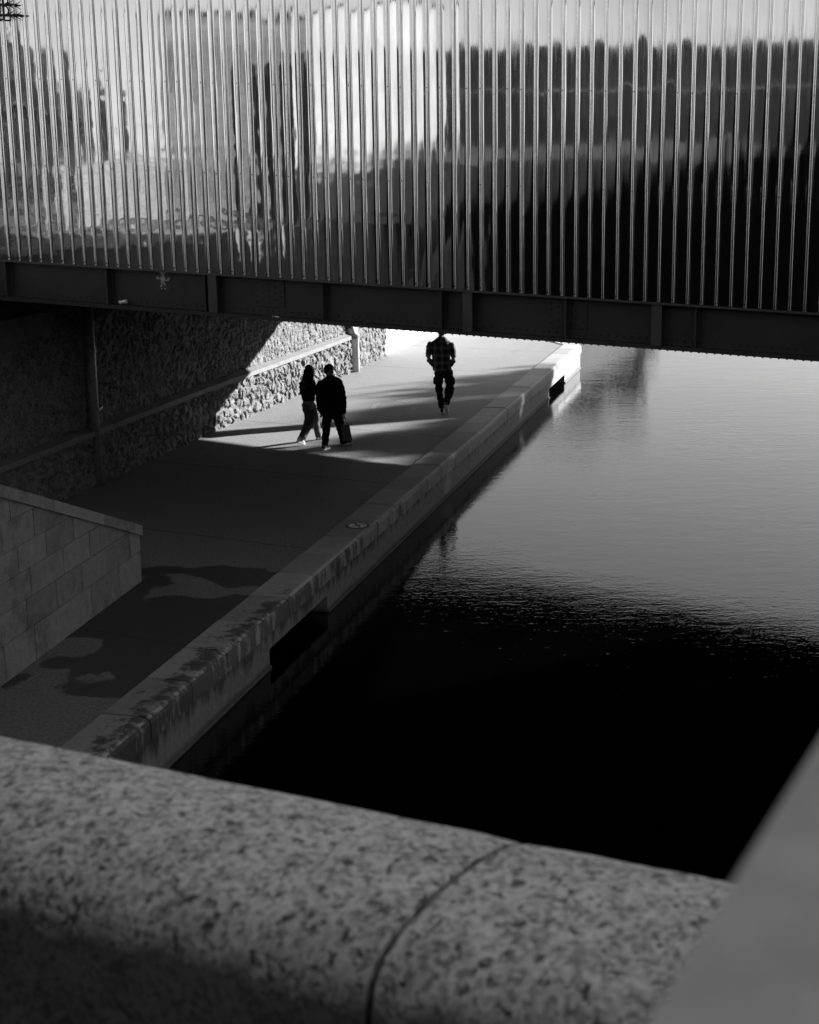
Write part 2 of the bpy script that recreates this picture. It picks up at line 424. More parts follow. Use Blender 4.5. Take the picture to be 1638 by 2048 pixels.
# ------------------------------------------------------------------ rubble wall (displaced stones)
def rubble(p0, p1, z0, z1, res, seed, amp=.05, scale=3.6, out=0.0):
    p0, p1 = Vector((*p0, 0)), Vector((*p1, 0)); d = p1-p0; L = d.length; d.normalize(); nrm = Vector((d.y, -d.x, 0))
    nx_, nz_ = int(L/res), int((z1-z0)/res)
    bm = NB(); grid = []
    for i in range(nx_+1):
        c = []
        for k in range(nz_+1):
            a, z = L*i/nx_, z0+(z1-z0)*k/nz_
            x = a*scale; y = z*scale*1.1
            wx = noise.noise(Vector((x*.7, y*.7, seed)))*.5; wy = noise.noise(Vector((x*.7, y*.7, seed+9)))*.5
            ds, ps = noise.voronoi(Vector((x+wx, y+wy, seed)))
            e = ds[1]-ds[0]
            h = min(e/.28, 1.0); h = h*h*(3-2*h)
            cell = noise.noise(ps[0]*7.3)*.5
            f = noise.fractal(Vector((a*16, z*16, seed)), .8, 2.2, 4)
            c.append(bm.verts.new(p0+d*a+nrm*(out + amp*(h-.9) + cell*.03 + f*.016) + Vector((0, 0, z))))
        grid.append(c)
    for i in range(nx_):
        for k in range(nz_): bm.faces.new((grid[i][k], grid[i+1][k], grid[i+1][k+1], grid[i][k+1]))
    return bm
rw = empty('rubble_wall', (-4.5, 31.5, 0), 'dark rubble stone retaining wall with a pale ledge, lit by the sun in one slanting wedge', 'wall')
wobj('lower_stonework', rubble((-7.3, 21.0), (-4.45, 31.56), -.02, .97, .05, 1, .06, 4.2, .10), M['rubble'], rw)
wobj('lower_stonework', rubble((-4.45, 31.56), (-1.52, 41.4), -.02, .97, .032, 2, .065, 4.2, .10), M['rubble'], rw)
wobj('upper_stonework', rubble((-7.3, 21.0), (-4.45, 31.56), .95, 4.3, .05, 3, .035, 5.0, -.02), M['rubble'], rw)
wobj('upper_stonework', rubble((-4.45, 31.56), (-1.52, 41.4), .95, 3.4, .034, 4, .035, 5.0, -.02), M['rubble'], rw)
wobj('end_stonework', rubble((-1.52, 41.4), (-.66, 44.55), -.02, 3.2, .034, 5, .05, 4.0, .06), M['rubble'], rw)
# wall core
bm = NB(); prism(bm, [(-12.3, 2.6), (-7.5, 21.0), (-4.60, 31.56), (-1.66, 41.4), (-.80, 44.55), (-1.6, 44.9), (-2.6, 41.4), (-5.6, 31.5), (-8.5, 21), (-13.3, 2.6)], -.5, 4.3)
wobj('core', bm, M['blocks'], rw)
def ledge(p0, p1, z, h, w_):
    p0, p1 = Vector((*p0, z)), Vector((*p1, z)); d = (p1-p0).normalized(); nr = Vector((d.y, -d.x, 0)); bm = NB(); n = int((p1-p0).length/.25)
    rings = []
    for i in range(n+1):
        c = p0+(p1-p0)*i/n; j = noise.noise(c*2.1)*.018
        rings.append([bm.verts.new(c+nr*(-.1)+Vector((0, 0, h*1.5))), bm.verts.new(c+nr*(w_+j)+Vector((0, 0, h*.85+j))), bm.verts.new(c+nr*(w_+.01+j)+Vector((0, 0, j))), bm.verts.new(c+nr*(-.1))])
    for A, C in zip(rings, rings[1:]):
        for k in range(4): bm.faces.new((A[k], A[(k+1) % 4], C[(k+1) % 4], C[k]))
    bm.faces.new(rings[0][::-1]); bm.faces.new(rings[-1]); return bm
wobj('ledge', ledge((-7.3, 21.0), (-4.45, 31.56), .93, .11, .15), M['ledge'], rw)
wobj('ledge', ledge((-4.45, 31.56), (-1.66, 40.95), .93, .11, .15), M['ledge'], rw)
# bearing stone under the near girder end
bm = NB(); d_ = Vector((.26, .966, 0)); nr = Vector((.966, -.26, 0)); c = Vector((-6.75, 23.0, 2.95))
hexa(bm, [c, c+nr*.28, c+nr*.28+d_*2.2, c+d_*2.2]+[p+Vector((0, 0, .38)) for p in (c, c+nr*.28, c+nr*.28+d_*2.2, c+d_*2.2)])
wobj('bearing_stone', bm, plain('dark_stone', .07, .9, 0, 5, .5, .3), rw, bevel=.03)  # one even tone, darker than the other blocks

# white plastered wall further along
bm = NB(); a = Vector((-.66, 44.6, 0)); b = Vector((.45, 48.3, 0)); c = Vector((3.5, 58.2, 0)); nr = Vector((-.96, .28, 0))*.6
n8 = [a, b, c]
for p, q in ((a, b-(b-a).normalized()*.01), (b, c)):
    sh = Vector((.03, 0, 0)) if p == b else Vector()
    hexa(bm, [p+sh, q+sh, q+nr, p+nr]+[x+Vector((0, 0, 3.6)) for x in (p+sh, q+sh, q+nr, p+nr)])
o = obj('plaster_wall', bm, M['plaster'])
tag(o, 'bright white plastered wall in full sun at the far end of the rubble wall', 'wall')

# ------------------------------------------------------------------ pipes
def pipe(x, y, r, h, label, graff=False, bend=False, top=None):
    root = empty('drainpipe', (x, y, 0), label, 'pipe')
    bm = NB(); tube(bm, [(x, y, 0), (x, y, h)], r, 20, cap=True); wobj('shaft', bm, M['pipe'], root, smooth=True)
    bm = NB(); tube(bm, [(x, y, h*.62), (x, y, h*.62+.1)], r*1.12, 20); wobj('collar', bm, M['pipe'], root)
    bm = NB(); box(bm, x-r*1.35, x+r*1.1, y-.02, y+.35, h*.35, h*.35+.05); wobj('bracket', bm, M['iron'], root)
    return root
p1 = pipe(-5.66, 26.72, .10, 3.9, 'tall thin grey drainpipe with black scrawled graffiti in the shadow on the left', True)
random.seed(5)
bm = NB()                       # scrawled tags on the shaft, a few mm proud of the metal
for k, (zc, n) in enumerate(((2.28, 8), (1.95, 3), (1.55, 6), (1.25, 5), (.78, 3))):
    ang = R(-95); pts = []
    for i in range(n*3):
        zz = zc + .20 - .40*i/(n*3)
        aa = R(-105) + random.uniform(-.6, .6)
        pts.append((-5.66+.104*math.cos(aa), 26.72+.104*math.sin(aa), zz+random.uniform(-.02, .02)))
    bm = NB(); tube(bm, pts, .006, 5); wobj('graffiti', bm, M['ink'], p1)
# far pipe with a swan neck at the top
root = empty('drainpipe', (-1.46, 41.25, 0), 'short stout pale drainpipe with a bent top, standing in full sun by the wall end', 'pipe')
bm = NB(); tube(bm, [(-1.46, 41.25, 0), (-1.46, 41.25, 1.02), (-1.47, 41.24, 1.1), (-1.52, 41.25, 1.2), (-1.6, 41.3, 1.32), (-1.66, 41.35, 1.6), (-1.66, 41.35, 2.6)], .145, 20)
wobj('shaft', bm, plain('pale_drainpipe', .45, .6, 0, 4, .3, .1), root, smooth=True)
bm = NB(); tube(bm, [(-1.46, 41.25, .93), (-1.46, 41.25, 1.0)], .165, 20); wobj('collar', bm, M['ledge'], root)
bm = NB(); box(bm, -1.86, -1.5, 41.0, 41.22, 1.22, 1.42); wobj('bracket', bm, M['iron'], root)

# ------------------------------------------------------------------ stair wall of dressed blocks (left foreground)
ra = Vector((-4.62, 15.92, 0)); rd = Vector((.19578, .98065, 0)); rn = Vector((.98065, -.19578, 0))
def RW(s, t, z): return tuple(ra+rd*s+rn*t+Vector((0, 0, z)))
sw = empty('stair_wall', ra, 'low flank wall of pale dressed stone blocks with a sloping coping at lower left', 'wall')
def topz(s): return .66+(4.42-s)*.357
random.seed(8)
hs = [0, .44, .80, 1.14, 1.46, 1.80, 2.14, 2.5, 2.9, 3.3, 3.7, 4.1]
def clip_poly(poly):   # keep below the sloping coping
    out = []
    for i in range(len(poly)):
        (s0, z0), (s1, z1) = poly[i], poly[(i+1) % len(poly)]
        f0, f1 = topz(s0)-z0, topz(s1)-z1
        if f0 >= 0: out.append((s0, z0))
        if f0*f1 < 0: k = f0/(f0-f1); out.append((s0+(s1-s0)*k, z0+(z1-z0)*k))
    return out
for k in range(len(hs)-1):
    s = 4.40; first = True
    while s > -6:
        L = (.38 if (k % 2 and first) else .8 if first else random.uniform(.75, .95)); first = False
        g = .008
        poly = clip_poly([(s-L+g, hs[k]+g), (s-g, hs[k]+g), (s-g, hs[k+1]-g), (s-L+g, hs[k+1]-g)])
        if len(poly) >= 3:
            ar = abs(sum(poly[i][0]*poly[(i+1) % len(poly)][1]-poly[(i+1) % len(poly)][0]*poly[i][1] for i in range(len(poly))))/2
            if ar > .01 and s > -.9:
                bm = NB(); f = random.uniform(-.004, .004)
                A = [bm.verts.new(RW(a, -.2, z)) for a, z in poly]; C = [bm.verts.new(RW(a, f, z)) for a, z in poly]
                bm.faces.new(A); bm.faces.new(C[::-1])
                for i in range(len(poly)): bm.faces.new((A[i], A[(i+1) % len(poly)], C[(i+1) % len(poly)], C[i]))
                wobj('block', bm, M['blocks'], sw, bevel=.006)
        s -= L
bm = NB()
hexa(bm, [RW(-6, -.46, -.2), RW(-6, -.012, -.2), RW(4.385, -.012, -.2), RW(4.385, -.46, -.2), RW(-6, -.46, topz(-6)-.01), RW(-6, -.012, topz(-6)-.01), RW(4.385, -.012, topz(4.385)-.01), RW(4.385, -.46, topz(4.385)-.01)])
wobj('core', bm, M['blocks'], sw)
s = 4.45
for L in (.55, .75, 1.5, 1.5, 1.6, 1.6, 1.6):
    a, b = s-L+.005, s-.005
    bm = NB(); hexa(bm, [RW(a, -.50, topz(a)+.002), RW(a, .035, topz(a)+.002), RW(b, .035, topz(b)+.002), RW(b, -.50, topz(b)+.002), RW(a, -.50, topz(a)+.145), RW(a, .035, topz(a)+.145), RW(b, .035, topz(b)+.145), RW(b, -.50, topz(b)+.145)])
    wobj('coping', bm, M['coping'] if False else M['blocks'], sw, bevel=.012); s -= L

# ------------------------------------------------------------------ the bridge
br = empty('metal_bridge', B(0, 0, 0), 'bridge with tall polished ribbed metal sides above a dark riveted steel girder', 'bridge')
Q0, Q1 = -7.6, 9.5
# cladding: pans between trapezoid ribs, thin sheet with real waviness
ZB, ZT = 4.07, 8.7
P = .1777; ph = -.041
bm = NB(); nz_ = 116
k0 = math.ceil((Q0-ph)/P); k1 = int((Q1-ph)/P)
colsq = []
for k in range(k0, k1):
    a = ph+k*P; bul = random.gauss(.0, .0005)+.0005
    tilt = random.gauss(0, .0013)
    colsq += [(a+.004, -.004, 0, k, 0, 0), (a+.0045, .009, 0, k, 0, 0), (a+.009, .0135, 0, k, 0, 0), (a+.016, .0155, 0, k, 0, 0), (a+.024, .0155, 0, k, 0, 0), (a+.031, .0135, 0, k, 0, 0), (a+.0355, .009, 0, k, 0, 0), (a+.036, -.004, 0, k, 0, 0)]
    for j in range(1, 9):
        f = j/9; colsq.append((a+.038+(P-.036)*f, 0, 1, k, bul*4*f*(1-f)+tilt*(f-.5), f))
rows = []
for (q, d, pan, k, bd, f) in colsq:
    r_ = []
    for i in range(nz_+1):
        z = ZB+(ZT-ZB)*i/nz_
        dd = d+bd
        if pan:
            lowl = max(0, min(1, (1.8-q)/3.0))*max(0, min(1, (7.6-z)/2.5))
            e = 4*f*(1-f)
            dd += e*(.0011*noise.noise(Vector((q*1.1+k*.37, z*1.3, 0))) + .0011*noise.noise(Vector((k*.61, z*2.6, 3))) + .0011*lowl*noise.noise(Vector((k*.45+f*.9, z*11, 7))))
            dd += .0020*noise.noise(Vector((q*.6, z*.5, 5)))
        r_.append(bm.verts.new(B(q, dd+.03, z)))
    rows.append(r_)
for ri, (A, C) in enumerate(zip(rows, rows[1:])):
    for i in range(nz_):
        f_ = bm.faces.new((A[i], C[i], C[i+1], A[i+1]))
        if ri % 16 < 7: f_.material_index = 1
me_o = wobj('cladding', bm, M['metal'], br, smooth=True)
# keep rib edges crisp
for i, p in enumerate(me_o.data.polygons):
    pass
me_o.data.set_sharp_from_angle(angle=R(25))
bm = NB(); box(bm, Q0, Q1, -.01, .028, ZB-.03, ZB-.001, B); wobj('bottom_trim', bm, M['steel2'], br)
bm = NB(); box(bm, Q0, Q1, -.09, -.05, ZB, ZT, B); wobj('cladding_back', bm, M['steel'], br)
bm = NB(); bm.from_mesh(me_o.data); n_clad = len(bm.faces); random.seed(2)
for z0, skip in ((6.60, 3), (5.42, 3)):
    for k in range(k0, k1):
        if (k % 3) != 1: dome(bm, B(ph+k*P+.020, .0452, z0+random.uniform(-.004, .004)), .009, (nx, ny, 0))
for k in range(k0, k1): dome(bm, B(ph+k*P+.020, .0452, ZB+.04), .013, (nx, ny, 0))
bm.faces.ensure_lookup_table()
for f_ in bm.faces[n_clad:]: f_.material_index = 2
bm.to_mesh(me_o.data); bm.free(); me_o.data.materials.append(M['ribs']); me_o.data.materials.append(M['iron']); me_o.data.set_sharp_from_angle(angle=R(25))
# plate girder
WD = -.17
bm = NB(); box(bm, Q0, Q1, WD-.03, WD, 3.50, ZB+.3, B)
wobj('web_plate', bm, M['steel'], br)
bm = NB(); box(bm, Q0, Q1, WD-.35, .0, 3.475, 3.500, B); box(bm, Q0, Q1, WD-.33, -.03, 3.5015, 3.520, B)
q = Q0+.1
while q < Q1-.1:
    dome(bm, B(q, -.018, 3.474), .016, (0, 0, -1)); dome(bm, B(q, -.07, 3.521), .014, (0, 0, 1)); q += .098
wobj('bottom_flange', bm, M['steel'], br)
bm = NB(); box(bm, Q0, Q1, WD+.001, WD+.014, 3.522, 3.63, B); q = Q0+.1
while q < Q1-.1: dome(bm, B(q, WD+.015, 3.585), .016, (nx, ny, 0)); q += .098
wobj('flange_angle', bm, M['steel'], br)
for q in (-6.2, -4.53, -2.98, -1.22, .47, 2.15, 3.81, 5.5, 7.2):
    bm = NB(); box(bm, q-.055, q+.055, WD+.0145, WD+.03, 3.64, ZB+.25, B); box(bm, q-.012, q+.012, WD+.031, -.03, 3.522, ZB+.25, B)
    for i in range(5): dome(bm, B(q+.036, WD+.031, 3.70+i*.085), .011, (nx, ny, 0)); dome(bm, B(q-.036, WD+.031, 3.70+i*.085), .011, (nx, ny, 0))
    wobj('stiffener', bm, M['steel'], br)
for q in (-2.85, .845, 3.33, 7.0):
    bm = NB(); box(bm, q-.065, q+.065, -.022, -.004, 3.521, ZB+.25, B); box(bm, q-.008, q+.008, WD+.001, -.023, 3.523, ZB+.25, B)
    wobj('post', bm, M['steel2'], br)
for q0, q1 in ((-2.29, -1.83), (1.88, 2.085), (2.215, 2.41)):
    bm = NB(); box(bm, q0, q1, WD+.002, WD+.017, 3.64, ZB+.2, B)
    nc = max(2, round((q1-q0)/.09)); 
    for i in range(nc):
        for j in range(5): dome(bm, B(q0+(i+.5)*(q1-q0)/nc, WD+.018, 3.70+j*.085+(.04 if i % 2 else 0)), .014, (nx, ny, 0))
    wobj('splice_plate', bm, M['steel'], br)
bm = NB(); random.seed(3)        # dirt and flakes lying on the flange
for i in range(900):
    q = random.uniform(Q0, Q1); d = random.uniform(WD+.02, WD+.12); r_ = random.uniform(.006, .022)
    dome(bm, B(q, d, 3.521), r_, (random.uniform(-.3, .3), random.uniform(-.3, .3), 1), 4)
g = wobj('flange_dirt', bm, M['grime'], br); g['kind'] = 'stuff'
# deck: skewed slab between the near girder and the far edge
fA = Vector((3.9, 35.9)); fd = Vector((.746, -.666)); 
p_r = fA+fd*9.5; p_l = fA-fd*13
nr_ = Vector(B(9.5, WD-.04, 0, True)[:2]); nl_ = Vector(B(-9.5, WD-.04, 0, True)[:2])
bm = NB()
def zs(pt): return 3.62+SL*0.6*(pt.x*ex+(pt.y-20)*ey)
A = [nl_, nr_, p_r, p_l]
lo = [(p.x, p.y, zs(p)) for p in A]; hi = [(p.x, p.y, zs(p)+.8) for p in A]
hexa(bm, lo+hi); wobj('deck', bm, M['deck'], br)
bm = NB()
nrm = Vector((-fd.y, fd.x))*-1
def far(a, b, z): pt = fA+fd*a+Vector((fd.y, -fd.x))*b; return (pt.x, pt.y, z-.035*a)
box(bm, -13, 9.5, .02, .35, 3.30, 4.6, far)
wobj('far_girder', bm, M['steel'], br)
bm = NB(); box(bm, -13, 9.5, -.06, .0, 4.3, 7.9, far); wobj('far_cladding', bm, M['steel2'], br)
for i in range(7):
    bm = NB(); q = -6+i*2.2
    a0 = Vector(B(q, WD-.36, 3.53)); b0 = a0+Vector((.26, .966, 0))*6.0; side = Vector((.966, -.26, 0))*.12
    hexa(bm, [a0-side, a0+side, b0+side, b0-side]+[x+Vector((0, 0, .42)) for x in (a0-side, a0+side, b0+side, b0-side)])
    wobj('cross_beam', bm, M['soffit'], br)
# unseen overhead beam and mast, added to cast the straight shadow on the pavement
pb = empty('shadow_beam', (26, 45.8, .6), 'unseen overhead beam added beyond the bridge to cast the straight shadow', 'shadow caster')
a0 = Vector((-1.5, 35.27, 6.25)); dd = Vector((.934, .357, 0)); sdv = Vector((-.357, .934, 0))*.30; b0 = a0+dd*30
bm = NB(); hexa(bm, [a0-sdv, a0+sdv, b0+sdv, b0-sdv]+[x+Vector((0, 0, .2)) for x in (a0-sdv, a0+sdv, b0+sdv, b0-sdv)])
wobj('beam_bar', bm, M['steel'], pb)
bm = NB(); tube(bm, [(b0.x, b0.y, .6), (b0.x, b0.y, 6.24)], .12, 12); wobj('mast', bm, M['steel'], pb)

# pixel mosaic of a small figure on the girder
mo = empty('pixel_mosaic', B(-3.69, WD, 4.06), 'small pale mosaic figure with a big head glued on the dark girder web', 'mosaic')
rowsx = ["...XXXXXX...", "..XXXXXXXX..", ".XXXXXXXXXX.", ".XXXXXXXXXX.", ".XDDXXXXDDX.", ".XDDDXXDDDX.", ".XXDDXXDDXX.", "..XXXXXXXX..", "...XXXXXX...", "....XXXX....", ".....XX.....", ".....XX.....", "XX..XXXX...X", "XXXXXXXX..XX", "....XXXXXXX.", "....XXX.....", "....X.X.....", "....X.XX....", "....X..X....", "...XX.......", "...KKKKKK...", "....W..W...."]
ts = .0172
bb, bt, bd_ = NB(), NB(), NB()
box(bb, -3.69-.12, -3.69+.12, WD+.001, WD+.008, 3.96-.20, 3.96+.22, B)
for r_, row in enumerate(rowsx):
    for c_, ch in enumerate(row):
        if ch in 'XW': tgt = bt
        elif ch in 'DK': tgt = bd_
        else: continue
        q = -3.69+(c_-5.5)*ts; z = 3.96+.19-r_*ts
        box(tgt, q-ts*.46, q+ts*.46, WD+.0085, WD+.014, z-ts*.46, z+ts*.46, B)
wobj('backing', bb, M['tile_b'], mo); k_ = len(bt.faces); tm = bpy.data.meshes.new('t'); bd_.to_mesh(tm); bt.from_mesh(tm); bt.faces.ensure_lookup_table()
for f_ in bt.faces[k_:]: f_.material_index = 1
wobj('tiles', bt, M['tile'], mo).data.materials.append(M['tile_d'])
# litter on the flange
bm = NB(); tube(bm, [B(-4.35, -.06, 3.56), B(-4.31, -.065, 3.57), B(-4.24, -.06, 3.585)], [.03, .024, .031], 9)
tag(obj('crushed_can', bm, M['tin']), 'crushed pale drink can lying on the girder flange at the left', 'can')
bm = NB(); random.seed(9)
for i in range(6): dome(bm, B(-1.93+random.uniform(-.06, .06), -.06, 3.522), random.uniform(.01, .025), (random.uniform(-.5, .5), -.3, 1), 5)
tag(obj('litter_scrap', bm, M['tin']), 'scrap of pale crumpled litter on the girder flange below the splice plate', 'litter')

# spiked iron guard in front of the cladding, top left
sg = empty('spiked_guard', B(-6.0, .10, 7.6), 'black wrought iron guard with rings and horizontal spearheads at the top left corner', 'railing')
GZ = [7.60+SL*0, 7.47, 7.74]; zc = {0: 7.585, 1: 7.445, 2: 7.725, 3: 7.865}
for i, z in zc.items():
    long = i in (0, 2) or True
    tip = -5.50 if i in (1, 2) else -5.61
    bm = NB(); tube(bm, [B(-7.2, .12, z), B(tip-.16, .12, z), B(tip-.13, .12, z), B(tip-.11, .12, z), B(tip-.02, .12, z), B(tip, .12, z)], [.011, .011, .028, .014, .010, .001], 8)
    wobj('spear_bar', bm, M['iron'], sg)
    for sgn in (-1, 1):
        bm = NB(); tube(bm, [B(-5.76+.14*f, .12, z+sgn*(.01+.055*f*f)) for f in (0, .3, .6, .8, 1)], [.010, .008, .006, .005, .003], 6)
        wobj('scroll', bm, M['iron'], sg)
for i, z in enumerate((7.515, 7.655, 7.795)):
    for j in range(5):
        bm = NB(); qc = -5.90-j*.155
        tube(bm, [B(qc+.062*math.cos(t), .12, z+.062*math.sin(t)) for t in [2*math.pi*u/18 for u in range(19)]], .009, 6, cap=False)
        wobj('ring', bm, M['iron'], sg)
for q in (-5.80, -5.985):
    bm = NB(); box(bm, q-.011, q+.011, .108, .132, 7.39, 8.2, B); wobj('upright', bm, M['iron'], sg)
bm = NB(); box(bm, -7.2, -5.80, .105, .135, 7.375, 7.395, B); wobj('lower_rail', bm, M['iron'], sg)
bm = NB(); box(bm, -7.2, -5.985, .07, .16, 7.425, 7.47, B); wobj('support_arm', bm, M['iron'], sg)

# ------------------------------------------------------------------ round sign on the coping
sc_ = Vector((-.83, 23.18, .034))
sg2 = empty('round_sign', sc_, 'round white no swimming sign with black ring set flat on the quay kerb', 'sign')
def disc(r, z0, z1, n=40):
    bm = NB(); a = [bm.verts.new((sc_.x+r*math.cos(2*math.pi*i/n), sc_.y+r*math.sin(2*math.pi*i/n), z0)) for i in range(n)]
    b = [bm.verts.new((v_.co.x, v_.co.y, z1)) for v_ in a]; bm.faces.new(a[::-1]); bm.faces.new(b)
    for i in range(n): bm.faces.new((a[i], a[(i+1) % n], b[(i+1) % n], b[i]))
    return bm
wobj('rim', disc(.19, .030, .036), M['ink'], sg2); wobj('face', disc(.15, .0365, .040), M['white'], sg2)
bm = NB()
def strk(pts, w_):
    tube(bm, [(sc_.x+x, sc_.y+y, .042) for x, y in pts], w_, 6, sq=.25)
strk([(-.05, .145), (.045, -.145)], .014); 
wobj('slash', bm, M['ink'], sg2)
bm = NB(); strk([(.0, .02), (.05, .05), (.10, .05)], .013); strk([(.10, .05), (.115, .01)], .010); strk([(.02, -.03), (.045, -.04)], .02)
for k in range(3): strk([(-.10+.03*k+.02*j, -.11+.03*k+(.012 if j % 2 else 0)) for j in range(4)], .006)
strk([(-.07, .0), (-.03, .03), (-.01, -.05)], .008)
wobj('swimmer', bm, M['ink'], sg2)

# worn drawing on the pavement
bm = NB(); random.seed(21); cx0, cy0 = -.42, 35.0
def rib(pts, w_):
    pts = [Vector((*p, .004)) for p in pts]
    L, Rr = [], []
    for i, p in enumerate(pts):
        d = (pts[min(i+1, len(pts)-1)]-pts[max(i-1, 0)]).normalized(); n_ = Vector((-d.y, d.x, 0))*w_*random.uniform(.5, 1.3)
        L.append(bm.verts.new(p+n_)); Rr.append(bm.verts.new(p-n_))
    for i in range(len(pts)-1): bm.faces.new((L[i], L[i+1], Rr[i+1], Rr[i]))
def arc(c, rx, ry, a0, a1, n=14): return [(c[0]+rx*math.cos(R(a0+(a1-a0)*i/n)), c[1]+ry*math.sin(R(a0+(a1-a0)*i/n))) for i in range(n+1)]
rib(arc((cx0, cy0), .42, .8, 120, 300), .022); rib(arc((cx0, cy0), .36, .66, 130, 290), .014)
rib([(cx0-.12, cy0+.95), (cx0+.10, cy0+1.05), (cx0+.42, cy0+.85)], .03); rib([(cx0+.05, cy0+.8), (cx0+.35, cy0+.3), (cx0+.55, cy0-.1)], .02)
rib([(cx0+.1, cy0-.3), (cx0+.35, cy0-.2), (cx0+.58, cy0-.25)], .03); rib(arc((cx0+.02, cy0+.1), .2, .4, 20, 160), .012)
tag(obj('ground_drawing', bm, M['chalk']), 'worn pale drawing marked on the pavement between the couple and the lone man', 'marking')

# ------------------------------------------------------------------ foreground parapet
pa = R(116.85); px, py = math.sin(pa), math.cos(pa); pnx, pny = py, -px   # n towards the viewer
p0 = Vector((.133, 1.565, 4.955))                                            # joint on the far edge
def PP(a, c, z):
    a -= .15*max(0, min(c, .4))
    return (p0.x+px*a+pnx*c, p0.y+py*a+pny*c, p0.z+z)
pp = empty('stone_parapet', PP(0, .2, -.5), 'speckled granite parapet cap with one open joint across the foreground', 'parapet')
prof = [(-.012, -.40), (-.012, -.05), (0, -.015), (.02, 0), (.06, .012), (.12, .018), (.19, .014), (.255, .002), (.285, -.012), (.302, -.032), (.310, -.065), (.313, -.20), (.312, -.40)]
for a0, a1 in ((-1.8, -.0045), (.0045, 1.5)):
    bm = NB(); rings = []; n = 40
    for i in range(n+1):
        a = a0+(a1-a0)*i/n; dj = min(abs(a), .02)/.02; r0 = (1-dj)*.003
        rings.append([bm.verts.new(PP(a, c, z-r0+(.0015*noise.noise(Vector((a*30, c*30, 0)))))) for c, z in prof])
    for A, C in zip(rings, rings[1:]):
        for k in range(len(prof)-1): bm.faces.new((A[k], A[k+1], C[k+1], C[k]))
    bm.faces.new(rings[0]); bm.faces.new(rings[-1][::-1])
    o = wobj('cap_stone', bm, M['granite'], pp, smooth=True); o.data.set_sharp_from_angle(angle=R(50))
bm = NB(); box(bm, -11, 30, .02, .30, -6.4, -.402, PP); wobj('parapet_wall', bm, M['soffit'], pp)
bm = NB(); box(bm, -.0047, .0047, .02, .29, -.39, -.07, PP); wobj('joint', bm, M['iron'], pp)
# bridge deck the viewer stands on
bm = NB(); box(bm, -11, 30, .34, 6.3, -2.0, -1.05, PP); wobj('walkway', bm, M['soffit'], pp)

# pale slab close to the lens at lower right
L0 = Vector((.142, .492, 5.5)); L1 = Vector((.054, .3175, 5.5)); dl = (L0-L1).normalized(); rl = Vector((dl.y, -dl.x, 0))
bm = NB(); a = L1-dl*.15; b = L0+dl*.06
hexa(bm, [x+Vector((0, 0, -.14)) for x in (a, a+rl*.2, b+rl*.2, b)]+[a, a+rl*.2, b+rl*.2, b])
o = obj('pier_cap', bm, M['slab'], bevel=.012); tag(o, 'smooth pale blurred stone slab close up at the lower right edge', 'stone slab')

# ------------------------------------------------------------------ surroundings behind the reflections and sun shadows, some added for that effect
V = Vector((12.53, 35.58))         # mirror position used only to lay out distances
def at(az, dist): return Vector((V.x+math.sin(R(az))*dist, V.y+math.cos(R(az))*dist))
def building(name, pA, pB, depth, z0, z1, mat, label, floors, bays, bands=True, wmat='glass'):
    d = (pB-pA); L = d.length; d.normalize(); inn = Vector((-d.y, d.x))
    if inn.dot(V-pA) > 0: inn = -inn
    def T(a, c, z): q = pA+d*a+inn*c; return (q.x, q.y, z)
    root = empty(name, T(L/2, 0, z0), label, 'building')
    bm = NB(); box(bm, 0, L, 0, depth, z0, z1, T); wobj('walls', bm, mat, root)
    fh = (z1-z0)/floors
    for f in range(floors):
        zb = z0+f*fh
        if bands:
            bm = NB(); box(bm, -.1, L+.1, -.22, -.01, zb+fh-.28, zb+fh-.05, T); wobj('cornice', bm, M['cornice'], root)
        for b_ in range(bays):
            a = (b_+.5)*L/bays; ww = L/bays*.22
            bm = NB(); box(bm, a-ww, a+ww, -.04, -.012, zb+fh*.22, zb+fh*.78, T); wobj('window', bm, M[wmat], root)
    bm = NB()
    if name == 'dark_building': box(bm, .3, L-.3, .3, depth, z1+.002, z1+.12, T)
    else: box(bm, -.05, L+.05, -.05, depth, z1+.002, z1+(.06 if name in ('garden_wall', 'glare_slab') else .12), T)
    wobj('roof', bm, M['dark'] if name != 'garden_wall' else M['facade'], root)
    return root
building('apartment_building', at(-133.2, 42), at(-137.6, 41), 8, 4.2, 9.4, M['facade2'], 'grey sunlit building with rows of windows mirrored in the middle of the metal side', 2, 6, False, 'facade3')
building('garden_wall', at(-129.0, 38), at(-133.0, 41), .4, 4.2, 5.75, M['facade'], 'pale sunlit street wall mirrored low on the left of the metal side', 1, 0, False)
building('glare_slab', at(-137.9, 37.6), at(-142.2, 36.6), 1.2, 4.2, 9.2, M['white_wall'], 'unseen white slab added to mirror as the bright streak in the metal side', 1, 0, False)  # white slab added only to put the bright streak in the metal
# long dark wall across the road behind the viewer
pA = Vector(PP(-13.2, 6.5, 0)[:2]); pB = Vector(PP(16, 6.5, 0)[:2])
building('dark_building', pA, pB, 6, 3.8, 8.55, M['dark'], 'dark building across the road mirrored on the right of the metal side', 2, 9, False, 'soffit')
